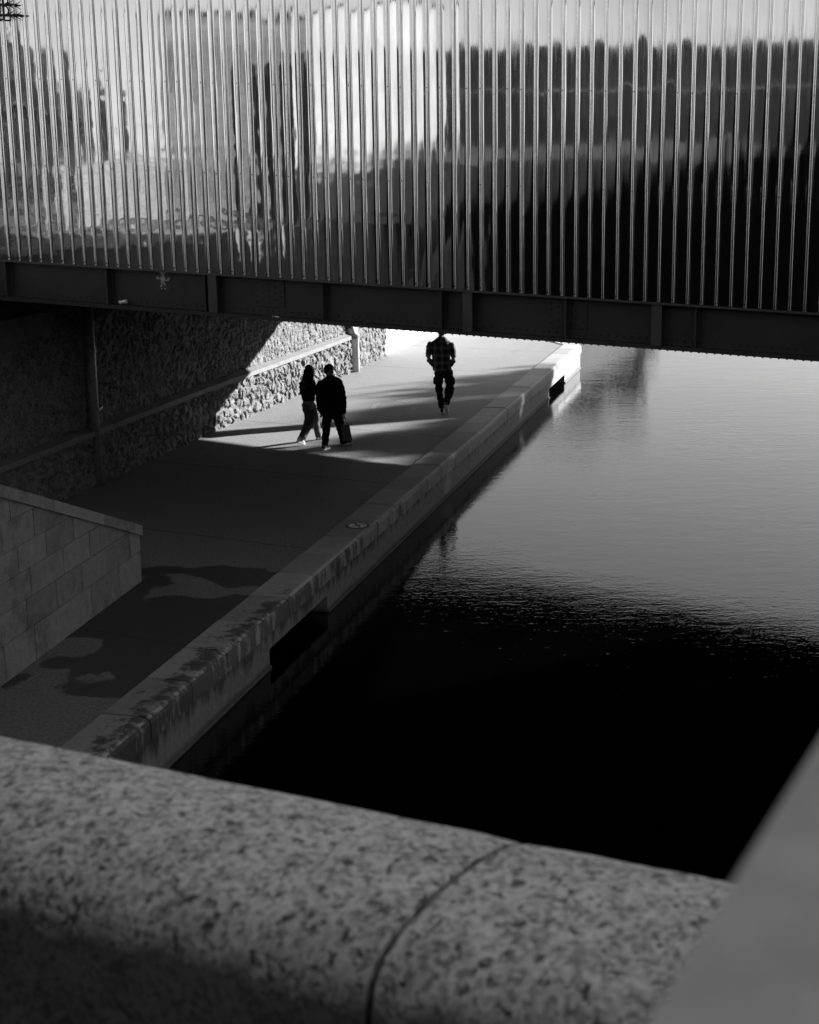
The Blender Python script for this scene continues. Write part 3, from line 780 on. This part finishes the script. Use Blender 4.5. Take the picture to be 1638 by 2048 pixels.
# unseen dark sheds added on the right bank to block sky, below the sun line
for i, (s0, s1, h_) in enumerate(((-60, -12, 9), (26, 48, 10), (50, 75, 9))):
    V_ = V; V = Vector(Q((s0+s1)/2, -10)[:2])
    building('warehouse', Vector(Q(s0, 24)[:2]), Vector(Q(s1, 24)[:2]), 8, .6, h_, M['dark'], ('long dark warehouse added unseen behind the viewer to block sky light', 'dark warehouse added unseen beside the bridge to block sky light', 'dark warehouse added unseen furthest along the right bank to block sky light')[i], 2, 6, False)
    V = V_
dbr = bpy.data.objects['dark_building']; dd_ = (pB-pA).normalized(); dn_ = Vector((-dd_.y, dd_.x)); dn_ = dn_ if dn_.dot(V-pA) > 0 else -dn_
for z0_, z1_, mm in ((7.42, 7.47, 'facade3'), (5.55, 6.0, 'band')):
    bm = NB(); box(bm, 0, (pB-pA).length, .05, .12, z0_, z1_, lambda a, c, z: (*(pA+dd_*a+dn_*c), z)); wobj('cornice', bm, M[mm], dbr)
# unseen block added on the right bank to keep the foreground in shade
sdir = Vector((math.sin(R(SUN_AZ)), math.cos(R(SUN_AZ)))); sp = Vector((sdir.y, -sdir.x))
cc = sdir*42 + Vector((0, .5))
V2 = V; V = Vector((0, 0))
building('apartment_building', cc-sp*-17, cc-sp*15, 9, .6, 22.5, M['facade2'], 'unseen tall block added on the right bank to shade the foreground', 7, 8)
V = V2

def tree(x, y, z, h, cr, n, label, seed, leafsz=.16, group=None, sparse=1.0, zl=.3, zh=.7, tr=.2):
    random.seed(seed)
    root = empty('tree', (x, y, z), label, 'tree', group)
    bm = NB(); tube(bm, [(0, 0, 0), (.05, 0, h*.25), (-.08, .05, h*.5), (0, 0, h*.8)], [min(h*.028, tr), min(h*.022, tr*.75), min(h*.014, tr*.5), .03], 8)
    tips = []
    for i in range(16):
        a = random.uniform(0, 6.28); z0 = h*random.uniform(zl, zh); l_ = cr*random.uniform(.6, 1.05); e = random.uniform(.2, 1.0)
        p = Vector((math.cos(a)*l_*math.cos(e), math.sin(a)*l_*math.cos(e), z0+l_*math.sin(e)))
        mid_ = Vector((p.x*.5, p.y*.5, z0+(p.z-z0)*.35)); tube(bm, [(0, 0, z0), mid_, p], [min(.09, h*.010), min(.05, h*.006), .015], 5); tips += [mid_, p, (mid_+p)/2]
    obj('trunk', bm, M['bark'], root)
    bm = NB()
    for i in range(n):
        t = random.choice(tips); g_ = Vector((random.gauss(0, 1), random.gauss(0, 1), random.gauss(0, .8)))*cr*.17*sparse
        c = t+g_; a = Vector((random.gauss(0, 1), random.gauss(0, 1), random.gauss(0, 1))).normalized(); b = a.orthogonal().normalized(); s_ = leafsz*random.uniform(.6, 1.3)
        cr_ = a.cross(b)
        bm.faces.new([bm.verts.new(c+b*s_), bm.verts.new(c+cr_*s_*.6), bm.verts.new(c-b*s_), bm.verts.new(c-cr_*s_*.6)])
    obj('crown', bm, M['leaf'], root)
    return root
def sunpoint(gx, gy, D): return gx+sdir.x*D, gy+sdir.y*D, D*math.tan(R(SUN_EL))
# unseen trees across the canal; the row is added to shade the kerb
x, y, z = sunpoint(2.0, 35.5, 40); tree(x, y, .6, z*1.0, 1.0, 3400, 'slender tree on the far bank shading the pavement', 5, .10, sparse=1.9, zl=.94, zh=.99, tr=.05)
for i, (ks, kt, r_) in enumerate(((28.0, -6.6, 3.4), (32.5, -6.6, 3.4), (37.5, -6.2, 3.0), (22.5, -6.3, 4.2), (25.4, -6.5, 3.0), (30.3, -6.5, 3.0))):
    kp = Q(ks, kt); x, y, z = sunpoint(kp[0], kp[1], 46); tree(x, y, .6, z*1.22, r_, 9000, ('third', 'fifth', 'last', 'first', 'second', 'fourth')[i]+' tree of the unseen row placed to shade the kerb, counted from the bridge', 40+i, .28, 'trees in a row on the right bank', zl=.4, zh=.72)
# trees beyond the bend, mirrored in the water under the girder
tree(11.6, 90, .0, 9.5, 2.6, 6000, 'dense tree beyond the quay end mirrored in the far water', 7, .4)
tree(8.2, 84, .0, 8.0, 2.6, 6000, 'tall tree behind the white wall mirrored in the far water', 8, .4)
# dark pointed trees mirrored at the left edge of the metal
for i, (az, d, h_) in enumerate(((-124.9, 60, 8.6), (-127.0, 58, 5.6), (-128.9, 57, 3.6))):
    p = at(az, d); tree(p.x, p.y, 4.2, h_, h_*.36, 6000, ('tallest', 'middle', 'lowest')[i]+' of three dark trees mirrored at the left edge of the metal side', 30+i, .34, zl=.1, zh=.72)
bm = NB(); bm.faces.new([bm.verts.new(Q(a_, b_, 4.254)) for a_, b_ in ((-60, -13.3), (60, -13.3), (60, -15.3), (-60, -15.3))])  # pale striped strip added so the shaded street mirrors lighter in the metal
sm = NT('mirror_strip_stripes', .8, 0, .3); f_ = sm.math('FRACT', sm.math('DIVIDE', dot2(sm, ux, uy), .9)); sm.base(sm.mix(sm.math('LESS_THAN', f_, .3), .42, .06))
tag(obj('mirror_strip', bm, sm.m), kind='structure')
for i, (t_, w_) in enumerate(((-15.6, .35), (-17.6, .18), (-20.2, .3), (-22.6, .18), (-26.0, .5), (-30.5, .3), (-36.0, .5), (-44.0, .8))):
    bm = NB(); bm.faces.new([bm.verts.new(Q(a_, b_, 4.256)) for a_, b_ in ((-60, t_), (60, t_), (60, t_-w_), (-60, t_-w_))])
    tag(obj('mirror_stripe', bm, M['cornice']), kind='structure')  # stripes added on the street as lines for the metal to mirror

# ------------------------------------------------------------------ people
def ico(bm, c, r, sub=3, rot=None):
    mt = Matrix.Translation(Vector(c)) @ (rot or Matrix()) @ Matrix.Diagonal((*r, 1))
    bmesh.ops.create_icosphere(bm, subdivisions=sub, radius=1, matrix=mt)
def fuse(name, bm, mat, parent, voxel=.009, smooth=4, wr=0, seed=0):
    me = bpy.data.meshes.new('tmp'); bm.to_mesh(me); bm.free(); o = bpy.data.objects.new('tmp', me); col.objects.link(o)
    a = o.modifiers.new('r', 'REMESH'); a.mode = 'VOXEL'; a.voxel_size = voxel
    b = o.modifiers.new('s', 'SMOOTH'); b.iterations = smooth; b.factor = .5
    dg = bpy.context.evaluated_depsgraph_get(); ev = o.evaluated_get(dg)
    me2 = bpy.data.meshes.new_from_object(ev); bpy.data.objects.remove(o); bpy.data.meshes.remove(me)
    if wr:
        for v_, nn in [(v_, v_.normal.copy()) for v_ in me2.vertices]:
            c = v_.co; k = noise.noise(Vector((c.x*9, c.y*9, c.z*16+seed)))+.5*noise.noise(Vector((c.x*22+seed, c.y*22, c.z*30)))
            v_.co = c+nn*wr*k
    me2.name = name; me2.materials.clear(); me2.materials.append(mat); me2.shade_smooth()
    o2 = bpy.data.objects.new(name, me2); col.objects.link(o2); return keep(o2, parent)
def ringloft(bm, rings, n=20):      # rings: (centre, half width, half depth, yaw)
    rs = []
    for c, a, b, yaw in rings:
        cs, sn = math.cos(yaw), math.sin(yaw)
        rs.append([bm.verts.new(Vector(c)+Vector((a*math.cos(t)*cs - b*math.sin(t)*sn, a*math.cos(t)*sn + b*math.sin(t)*cs, 0))) for t in [2*math.pi*k/n for k in range(n)]])
    for A, C in zip(rs, rs[1:]):
        for k in range(n): bm.faces.new((A[k], A[(k+1) % n], C[(k+1) % n], C[k]))
    bm.faces.new(rs[0]); bm.faces.new(rs[-1][::-1])
def hand(bm, w_, d, side, curl=.5, s=1.0):
    w_ = Vector(w_); d = Vector(d).normalized(); side = Vector(side).normalized(); f = d.cross(side).normalized()
    pc = w_+d*.045*s
    tube(bm, [w_-d*.02, w_+d*.02, w_+d*.06, w_+d*.088], [(.022*s, .017*s), (.032*s, .016*s), (.040*s, .014*s), (.036*s, .012*s)], 10, up=f)
    for i, (o_, L) in enumerate(((-.030, .066), (-.010, .076), (.010, .071), (.028, .056))):
        b0 = w_+d*.082*s+side*o_*s; a1 = d*math.cos(curl*.5)+f*math.sin(curl*.5); a2 = d*math.cos(curl*1.5)+f*math.sin(curl*1.5); a3 = d*math.cos(curl*2.3)+f*math.sin(curl*2.3)
        b1 = b0+a1*L*.45*s; b2 = b1+a2*L*.33*s; b3 = b2+a3*L*.25*s
        tube(bm, [b0-d*.01, b1, b2, b3], [.0085*s, .0082*s, .0075*s, .0060*s], 8)
    t0 = w_+d*.025*s-side*.03*s; t1 = t0+(d*.6-side*.7+f*.4).normalized()*.035*s; t2 = t1+(d*.9-side*.2+f*.4).normalized()*.028*s
    tube(bm, [t0, t1, t2], [.012*s, .0095*s, .0075*s], 8)
def head(bm, c, yaw, s=1.0, parent=None):
    c = Vector(c); fw = Vector((math.sin(yaw), math.cos(yaw), 0)); rt = Vector((fw.y, -fw.x, 0)); rot = Matrix.Rotation(-yaw, 4, 'Z')
    P_ = lambda x, y, z: c+(rt*x+fw*y+Vector((0, 0, z)))*s
    ico(bm, P_(0, -.01, .02), (.076*s, .096*s, .100*s), 3, rot); ico(bm, P_(0, .025, -.055), (.058*s, .066*s, .062*s), 3, rot)
    ico(bm, P_(0, .052, -.092), (.026*s, .024*s, .022*s), 2, rot)
    tube(bm, [P_(0, .085, .012), P_(0, .106, -.022), P_(0, .088, -.032)], [.009*s, .015*s, .012*s], 8)
    for q in (-1, 1):
        ico(bm, P_(q*.078, -.008, -.008), (.009*s, .017*s, .030*s), 2, rot); ico(bm, P_(q*.030, .078, .030), (.026*s, .014*s, .008*s), 2, rot)
        ico(bm, P_(q*.043, .062, -.02), (.022*s, .022*s, .02*s), 2, rot)
    tube(bm, [P_(-.022, .084, -.056), P_(0, .091, -.055), P_(.022, .084, -.056)], .007*s, 6)
    return P_
def eyes(P_, root, s):
    for q in (-1, 1):
        bm = NB(); ico(bm, P_(q*.030, .077, .008), (.011*s,)*3, 2); wobj('eye', bm, M['white'], root, smooth=True)
def shoe(heel, toe, w_, lift, root, upper, sole, tilt=0):
    heel, toe = Vector(heel), Vector(toe); d = toe-heel; L = d.length; d.normalize(); sd_ = d.cross(Vector((0, 0, 1))).normalized(); upv = sd_.cross(d).normalized()
    def P_(a, b, z): return heel+d*a*L+sd_*b+upv*z
    ol = [(0, .55), (.08, .85), (.3, .78), (.55, .95), (.78, 1.0), (.93, .75), (1.0, .3)]
    def lay(z, k): return [P_(a, b*w_*k, z) for a, b in ol]+[P_(a, -b*w_*k, z) for a, b in ol[::-1]]
    bm = NB(); A = [bm.verts.new(p) for p in lay(0, 1)]; C = [bm.verts.new(p) for p in lay(.028, 1.04)]; n = len(A)
    bm.faces.new(A[::-1]); bm.faces.new(C)
    for i in range(n): bm.faces.new((A[i], A[(i+1) % n], C[(i+1) % n], C[i]))
    so_ = wobj('sole', bm, sole, root, smooth=False)
    bm = NB()
    tube(bm, [P_(.02, 0, .05), P_(.15, 0, .06), P_(.40, 0, .065), P_(.65, 0, .050), P_(.88, 0, .040), P_(.98, 0, .034)], [(w_*.6, .030), (w_*.85, .045), (w_*.82, .042), (w_*.95, .028), (w_*.85, .018), (w_*.35, .008)], 14, up=upv)
    tube(bm, [P_(.16, 0, .05), P_(.17, 0, .115)], [(w_*.75, .048), (w_*.65, .042)], 12)
    return fuse('shoe', bm, upper, root, .006, 2)
def figure(ref, pxm, gx, gy, zk=.178):
    kx = 1.0/pxm
    def J(cx_, cy_, dy=0): return Vector((ref.x+(cx_-gx)*kx, ref.y+dy, (gy-cy_)*kx - zk*dy))
    return J

# --- the person in the wide dark jacket
ref = Vector((-1.70, 29.75, 0)); J = figure(ref, 1003., 890, 1850)
pm = empty('person', ref, 'person in a wide black jacket and trousers, seen from behind, holding a bag', 'person')
yw = R(38)
bm = NB()
Hc = J(1015, 225, .28); Pm = head(bm, Hc, R(50), 1.02)
tube(bm, [J(1012, 300, .26), J(1012, 390, .26)], [.058, .066], 14)
ringloft(bm, [(J(1015, 380, .27), .07, .06, 0), (J(1018, 430, .27), .17, .09, -yw*.5), (J(1020, 560, .28), .165, .10, -yw*.5), (J(1030, 760, .29), .14, .09, -yw*.5), (J(1045, 960, .3), .16, .11, -yw*.5), (J(1050, 1100, .3), .15, .10, -yw*.5)])
tube(bm, [J(1045, 1000, .30), J(965, 1120, .25), J(935, 1400, .18), J(905, 1740, .03), J(895, 1800, .03)], [.09, .085, .058, .042, .04], 12)
tube(bm, [J(1060, 1000, .30), J(1150, 1120, .35), J(1205, 1400, .48), J(1250, 1690, .60), J(1250, 1735, .60)], [.09, .085, .058, .042, .04], 12)
tube(bm, [J(1180, 440, .24), J(1265, 780, .25), J(1285, 1075, .33)], [.05, .042, .028], 12); tube(bm, [J(850, 440, .3), J(800, 780, .32), J(820, 1040, .42)], [.05, .042, .028], 12)
hd = J(1287, 1085, .34); hand(bm, hd, (0.0, .05, -1), (.6, .8, 0), .95, 1.0); hand(bm, J(822, 1030, .42), (.1, .3, -1), (.8, -.6, 0), .6)
fuse('body', bm, M['skin'], pm, .008, 3)
eyes(Pm, pm, 1.02)
bm = NB()     # curly hair tied up
random.seed(3)
for i in range(60):
    a = random.uniform(0, 6.28); e = random.uniform(-.35, 1.5); dv = Vector((math.cos(a)*math.cos(e), math.sin(a)*math.cos(e), math.sin(e)))
    if dv.dot(Vector((math.sin(R(50)), math.cos(R(50)), -.25))) > .55: continue
    ico(bm, Hc+Vector((0, 0, .02))+Vector((dv.x*.09, dv.y*.094, dv.z*.10)), (.031,)*3, 1)
ico(bm, Hc+Vector((.045, -.01, .105)), (.034, .034, .028), 2); ico(bm, Hc+Vector((-.02, -.02, .108)), (.034, .034, .024), 2)
fuse('hair', bm, M['hair'], pm, .008, 1, .006, 2)
bm = NB(); ringloft(bm, [(J(1015, 345, .26), .075, .075, 0), (J(1020, 385, .26), .135, .11, 0), (J(1020, 425, .27), .215, .14, -.25), (J(1020, 500, .27), .255, .165, -.3), (J(1022, 680, .28), .272, .18, -.3), (J(1035, 880, .29), .275, .19, -.3), (J(1040, 1040, .3), .262, .19, -.3), (J(1035, 1112, .3), .235, .17, -.3)], 28)
tube(bm, [J(1170, 440, .24), J(1235, 560, .24), J(1285, 800, .25), J(1290, 950, .29), J(1285, 1085, .33)], [.085, .092, .072, .066, .050], 14)
tube(bm, [J(860, 450, .3), J(810, 560, .32), J(790, 800, .34), J(805, 1040, .40)], [.085, .09, .07, .055], 14)
fuse('jacket', bm, M['black'], pm, .010, 3, .012, 1)
bm = NB()     # wide standing collar with a pointed flap
tube(bm, [J(960, 372, .18), J(1050, 350, .17), J(1130, 380, .19), J(1220, 415, .23), J(1290, 455, .27)], [(.02, .03), (.03, .045), (.03, .05), (.022, .045), (.006, .010)], 10)
tube(bm, [J(960, 372, .34), J(1040, 350, .37), J(1130, 385, .34), J(1230, 430, .30), J(1280, 458, .28)], [(.02, .03), (.03, .04), (.03, .045), (.022, .04), (.006, .010)], 10)
fuse('collar', bm, M['black'], pm, .007, 2)
bm = NB()
tube(bm, [J(1040, 1020, .30), J(970, 1110, .27), J(945, 1250, .22), J(932, 1420, .17), J(915, 1600, .09), J(903, 1750, .04)], [.13, .115, .098, .082, .074, .068], 16)
tube(bm, [J(1050, 1020, .30), J(1140, 1110, .34), J(1185, 1250, .42), J(1210, 1420, .49), J(1245, 1600, .57), J(1262, 1702, .60)], [.13, .115, .098, .082, .076, .076], 16)
fuse('trousers', bm, M['black'], pm, .009, 3, .010, 6)
h0 = J(850, 1845, .0); h0.z = .0; t0_ = h0+Vector((.135, .235, 0)); shoe(h0+Vector((0, .0, .004)), t0_+Vector((0, 0, .004)), .046, 0, pm, M['shoe_d'], M['shoe'])
h1 = J(1195, 1745, .58); h1.z = .004; shoe(h1, h1+Vector((.235, .13, .0)), .046, 0, pm, M['shoe_d'], M['shoe'])

# --- shopping bag
bc = J(1352, 1480, .42); bh = Vector((bc.x, bc.y, 0))
bag = empty('shopping_bag', bc-Vector((0, 0, .17)), 'grey paper shopping bag on thin cords in the hand of the black jacketed person', 'bag')
ang_ = R(72); wv, tv = Vector((math.sin(ang_), math.cos(ang_), 0))*.088, Vector((math.cos(ang_), -math.sin(ang_), 0))*.045
bm = NB(); zb, zt = bc.z-.18, bc.z+.16; sh_ = Vector((-.05, -.02, 0))
lo_ = [bc-wv-tv, bc+wv-tv, bc+wv+tv, bc-wv+tv]
A = [Vector((p.x, p.y, zb)) for p in lo_]; Cc = [Vector((p.x, p.y, zt))+sh_ for p in [bc-wv-tv*.5, bc+wv-tv*.5, bc+wv+tv*.5, bc-wv+tv*.5]]
hexa(bm, A+Cc); wobj('body', bm, M['paper'], bag, bevel=.003)
for k in (-1, 1):
    m0 = (Cc[0]+Cc[3])/2; m1 = (Cc[1]+Cc[2])/2; top = Vector((hd.x, hd.y, hd.z-.075))
    a_ = m0.lerp(m1, .25)+tv*.4*k; b_ = m0.lerp(m1, .75)+tv*.4*k
    bm = NB(); tube(bm, [a_, top+wv*-.2, top+Vector((0, 0, .01)), top+wv*.2, b_], .0035, 6); wobj('handle', bm, M['ink'], bag)

# --- the long haired person
ref = Vector((-2.20, 30.22, 0)); J = figure(ref, 985., 450, 1772)
pw = empty('person', ref, 'person with long dark hair and loose grey jeans walking nearest the stone wall', 'person')
bm = NB(); Hc = J(655, 222, .34); Pw = head(bm, Hc, R(78), .96)
tube(bm, [J(640, 300, .33), J(620, 400, .33)], [.048, .055], 14)
ringloft(bm, [(J(615, 385, .33), .06, .06, 0), (J(600, 430, .33), .15, .08, -.7), (J(598, 600, .34), .135, .09, -.7), (J(605, 780, .35), .115, .09, -.7), (J(605, 900, .36), .14, .12, -.7), (J(610, 1000, .36), .13, .11, -.7)])
tube(bm, [J(600, 930, .36), J(590, 1000, .34), J(615, 1230, .30), J(490, 1580, .08), J(430, 1650, .03)], [.09, .085, .055, .042, .035], 12)
tube(bm, [J(620, 930, .38), J(690, 1000, .42), J(730, 1260, .62), J(765, 1560, .75), J(765, 1600, .75)], [.09, .08, .055, .042, .035], 12)
tube(bm, [J(700, 450, .28), J(735, 640, .30), J(715, 730, .42)], [.042, .036, .026], 12); tube(bm, [J(500, 450, .38), J(460, 640, .36), J(520, 760, .5)], [.042, .036, .026], 12)
hand(bm, J(712, 738, .44), (-.2, .6, -.5), (.6, .2, 0), .8, .92); hand(bm, J(525, 765, .51), (.5, .6, -.3), (.6, -.4, 0), .6, .92)
fuse('body', bm, M['skin'], pw, .008, 3); eyes(Pw, pw, .96)
bm = NB(); ico(bm, Hc+Vector((-.022, 0, .025)), (.088, .092, .098), 3)
tube(bm, [Hc+Vector((-.045, -.02, .03)), J(600, 330, .28), J(580, 430, .25), J(560, 540, .24), J(555, 610, .25)], [(.080, .085), (.095, .085), (.12, .065), (.10, .04), (.05, .02)], 18)
tube(bm, [Hc+Vector((.045, -.06, .02)), J(700, 340, .24), J(700, 430, .22), J(690, 510, .22)], [.035, .042, .038, .012], 10)
fuse('hair', bm, M['hair'], pw, .008, 2, .010, 9)
bm = NB(); ringloft(bm, [(J(625, 365, .33), .07, .07, 0), (J(605, 410, .33), .135, .09, -.5), (J(595, 470, .33), .158, .12, -.5), (J(590, 620, .34), .160, .13, -.5), (J(600, 760, .35), .146, .125, -.5), (J(608, 828, .36), .142, .12, -.5)], 26)
tube(bm, [J(690, 440, .27), J(725, 540, .28), J(740, 650, .31), J(718, 725, .42)], [.06, .06, .052, .038], 12); tube(bm, [J(505, 450, .38), J(468, 560, .37), J(468, 660, .38), J(520, 755, .49)], [.062, .06, .052, .038], 12)
fuse('jacket', bm, M['black'], pw, .009, 3, .010, 4)
bm = NB()
tube(bm, [J(603, 815, .36), J(602, 900, .36), J(600, 1000, .35), J(625, 1130, .33), J(600, 1290, .26), J(535, 1450, .17), J(470, 1600, .08)], [(.135, .115), (.15, .13), (.142, .12), (.115, .105), (.10, .10), (.088, .088), (.078, .078)], 18)
tube(bm, [J(640, 960, .38), J(680, 1100, .46), J(715, 1260, .58), J(745, 1420, .68), J(762, 1570, .74)], [.12, .10, .085, .072, .064], 16)
fuse('jeans', bm, M['denim'], pw, .009, 3, .009, 8)
hl = Vector(J(370, 1672, -.01)); tt = Vector(J(480, 1770, .10)); tt.z = .012; shoe(hl, tt+Vector((.03, .03, 0)), .042, 0, pw, M['shoe'], M['shoe'])
h1 = J(715, 1640, .72); h1.z = .004; shoe(h1, h1+Vector((.20, .11, .0)), .042, 0, pw, M['shoe'], M['shoe'])

# --- the person in the plaid shirt
ref = Vector((.78, 34.0, 0)); J = figure(ref, 945., 600, 1912, .155)
pl = empty('person', ref, 'person in a plaid overshirt and dark cargo trousers walking away alone with hands in pockets', 'person')
bm = NB(); Hc = J(612, 128, .12); Pl = head(bm, Hc, R(12), 1.08)
tube(bm, [J(608, 200, .11), J(605, 300, .10)], [.066, .075], 14)
ringloft(bm, [(J(605, 290, .10), .08, .07, 0), (J(592, 345, .10), .20, .10, 0), (J(592, 500, .10), .19, .12, 0), (J(600, 760, .10), .16, .11, 0), (J(625, 960, .10), .18, .13, 0), (J(630, 1060, .10), .17, .12, 0)])
tube(bm, [J(625, 1000, .1), J(540, 1080, .1), J(540, 1380, .2), J(595, 1800, .06), J(598, 1860, .04)], [.10, .095, .062, .045, .04], 12)
tube(bm, [J(640, 1000, .1), J(745, 1080, .12), J(780, 1370, .1), J(685, 1680, -.16), J(670, 1740, -.20)], [.10, .095, .062, .045, .04], 12)
tube(bm, [J(375, 370, .1), J(320, 680, .02), J(430, 860, .18)], [.055, .045, .03], 12); tube(bm, [J(805, 400, .1), J(860, 700, .02), J(800, 860, .18)], [.055, .045, .03], 12)
hand(bm, J(440, 870, .19), (.3, .4, -.8), (.5, -.5, 0), .5, 1.05); hand(bm, J(795, 868, .19), (-.3, .4, -.8), (.5, .5, 0), .5, 1.05)
fuse('body', bm, M['skin'], pl, .009, 3); eyes(Pl, pl, 1.08)
bm = NB(); ico(bm, Hc+Vector((0, -.02, .04)), (.092, .108, .092), 3); ico(bm, Hc+Vector((0, -.045, -.015)), (.082, .07, .075), 3)
fuse('hair', bm, M['hair'], pl, .009, 2, .006, 5)
bm = NB(); ico(bm, Hc+Vector((0, .0, .075)), (.10, .115, .062), 3); ringloft(bm, [(Hc+Vector((.02, .12, .055)), .075, .09, 0), (Hc+Vector((.02, .12, .064)), .075, .09, 0)])
fuse('cap', bm, M['cloth'], pl, .008, 1)
bm = NB(); ringloft(bm, [(J(608, 250, .10), .085, .085, 0), (J(600, 300, .10), .15, .105, 0), (J(592, 345, .10), .222, .125, .05), (J(590, 450, .10), .225, .15, .05), (J(592, 650, .10), .208, .155, .05), (J(612, 850, .10), .212, .155, .05), (J(620, 968, .10), .215, .155, .05)], 28)
tube(bm, [J(395, 355, .1), J(345, 460, .08), J(318, 660, .03), J(330, 730, .04), J(425, 850, .16)], [.075, .078, .062, .060, .050], 14)
tube(bm, [J(790, 385, .1), J(835, 480, .08), J(862, 680, .03), J(855, 760, .05), J(810, 850, .16)], [.078, .08, .064, .062, .052], 14)
fuse('shirt', bm, M['plaid'], pl, .010, 3, .008, 3)
bm = NB(); tube(bm, [J(530, 272, .02), J(608, 252, -.01), J(680, 280, .03)], [(.02, .03), (.022, .04), (.02, .03)], 10); fuse('collar', bm, M['plaid'], pl, .008, 1)
bm = NB()
tube(bm, [J(620, 950, .1), J(548, 1060, .1), J(538, 1200, .14), J(545, 1360, .18), J(570, 1560, .14), J(595, 1790, .07)], [(.17, .14), .125, .115, .098, .080, .060], 16)
tube(bm, [J(660, 950, .1), J(745, 1060, .12), J(778, 1200, .13), J(780, 1350, .10), J(735, 1540, -.03), J(688, 1690, -.15)], [(.17, .14), .128, .118, .105, .088, .070], 16)
fuse('trousers', bm, M['cloth'], pl, .009, 3, .014, 7)
bm = NB()
for c in (J(452, 1180, .16), J(862, 1200, .14)): ico(bm, c, (.035, .085, .095), 3)
fuse('cargo_pocket', bm, M['cloth'], pl, .008, 1, .008, 5)
h0 = J(598, 1905, -.02); h0.z = .004; shoe(h0, h0+Vector((.03, .28, 0)), .048, 0, pl, M['shoe_d'], M['shoe'])
hl = J(665, 1735, -.28); tt = J(710, 1890, -.10); tt.z = .02; shoe(hl, tt, .048, 0, pl, M['shoe_d'], M['shoe'])
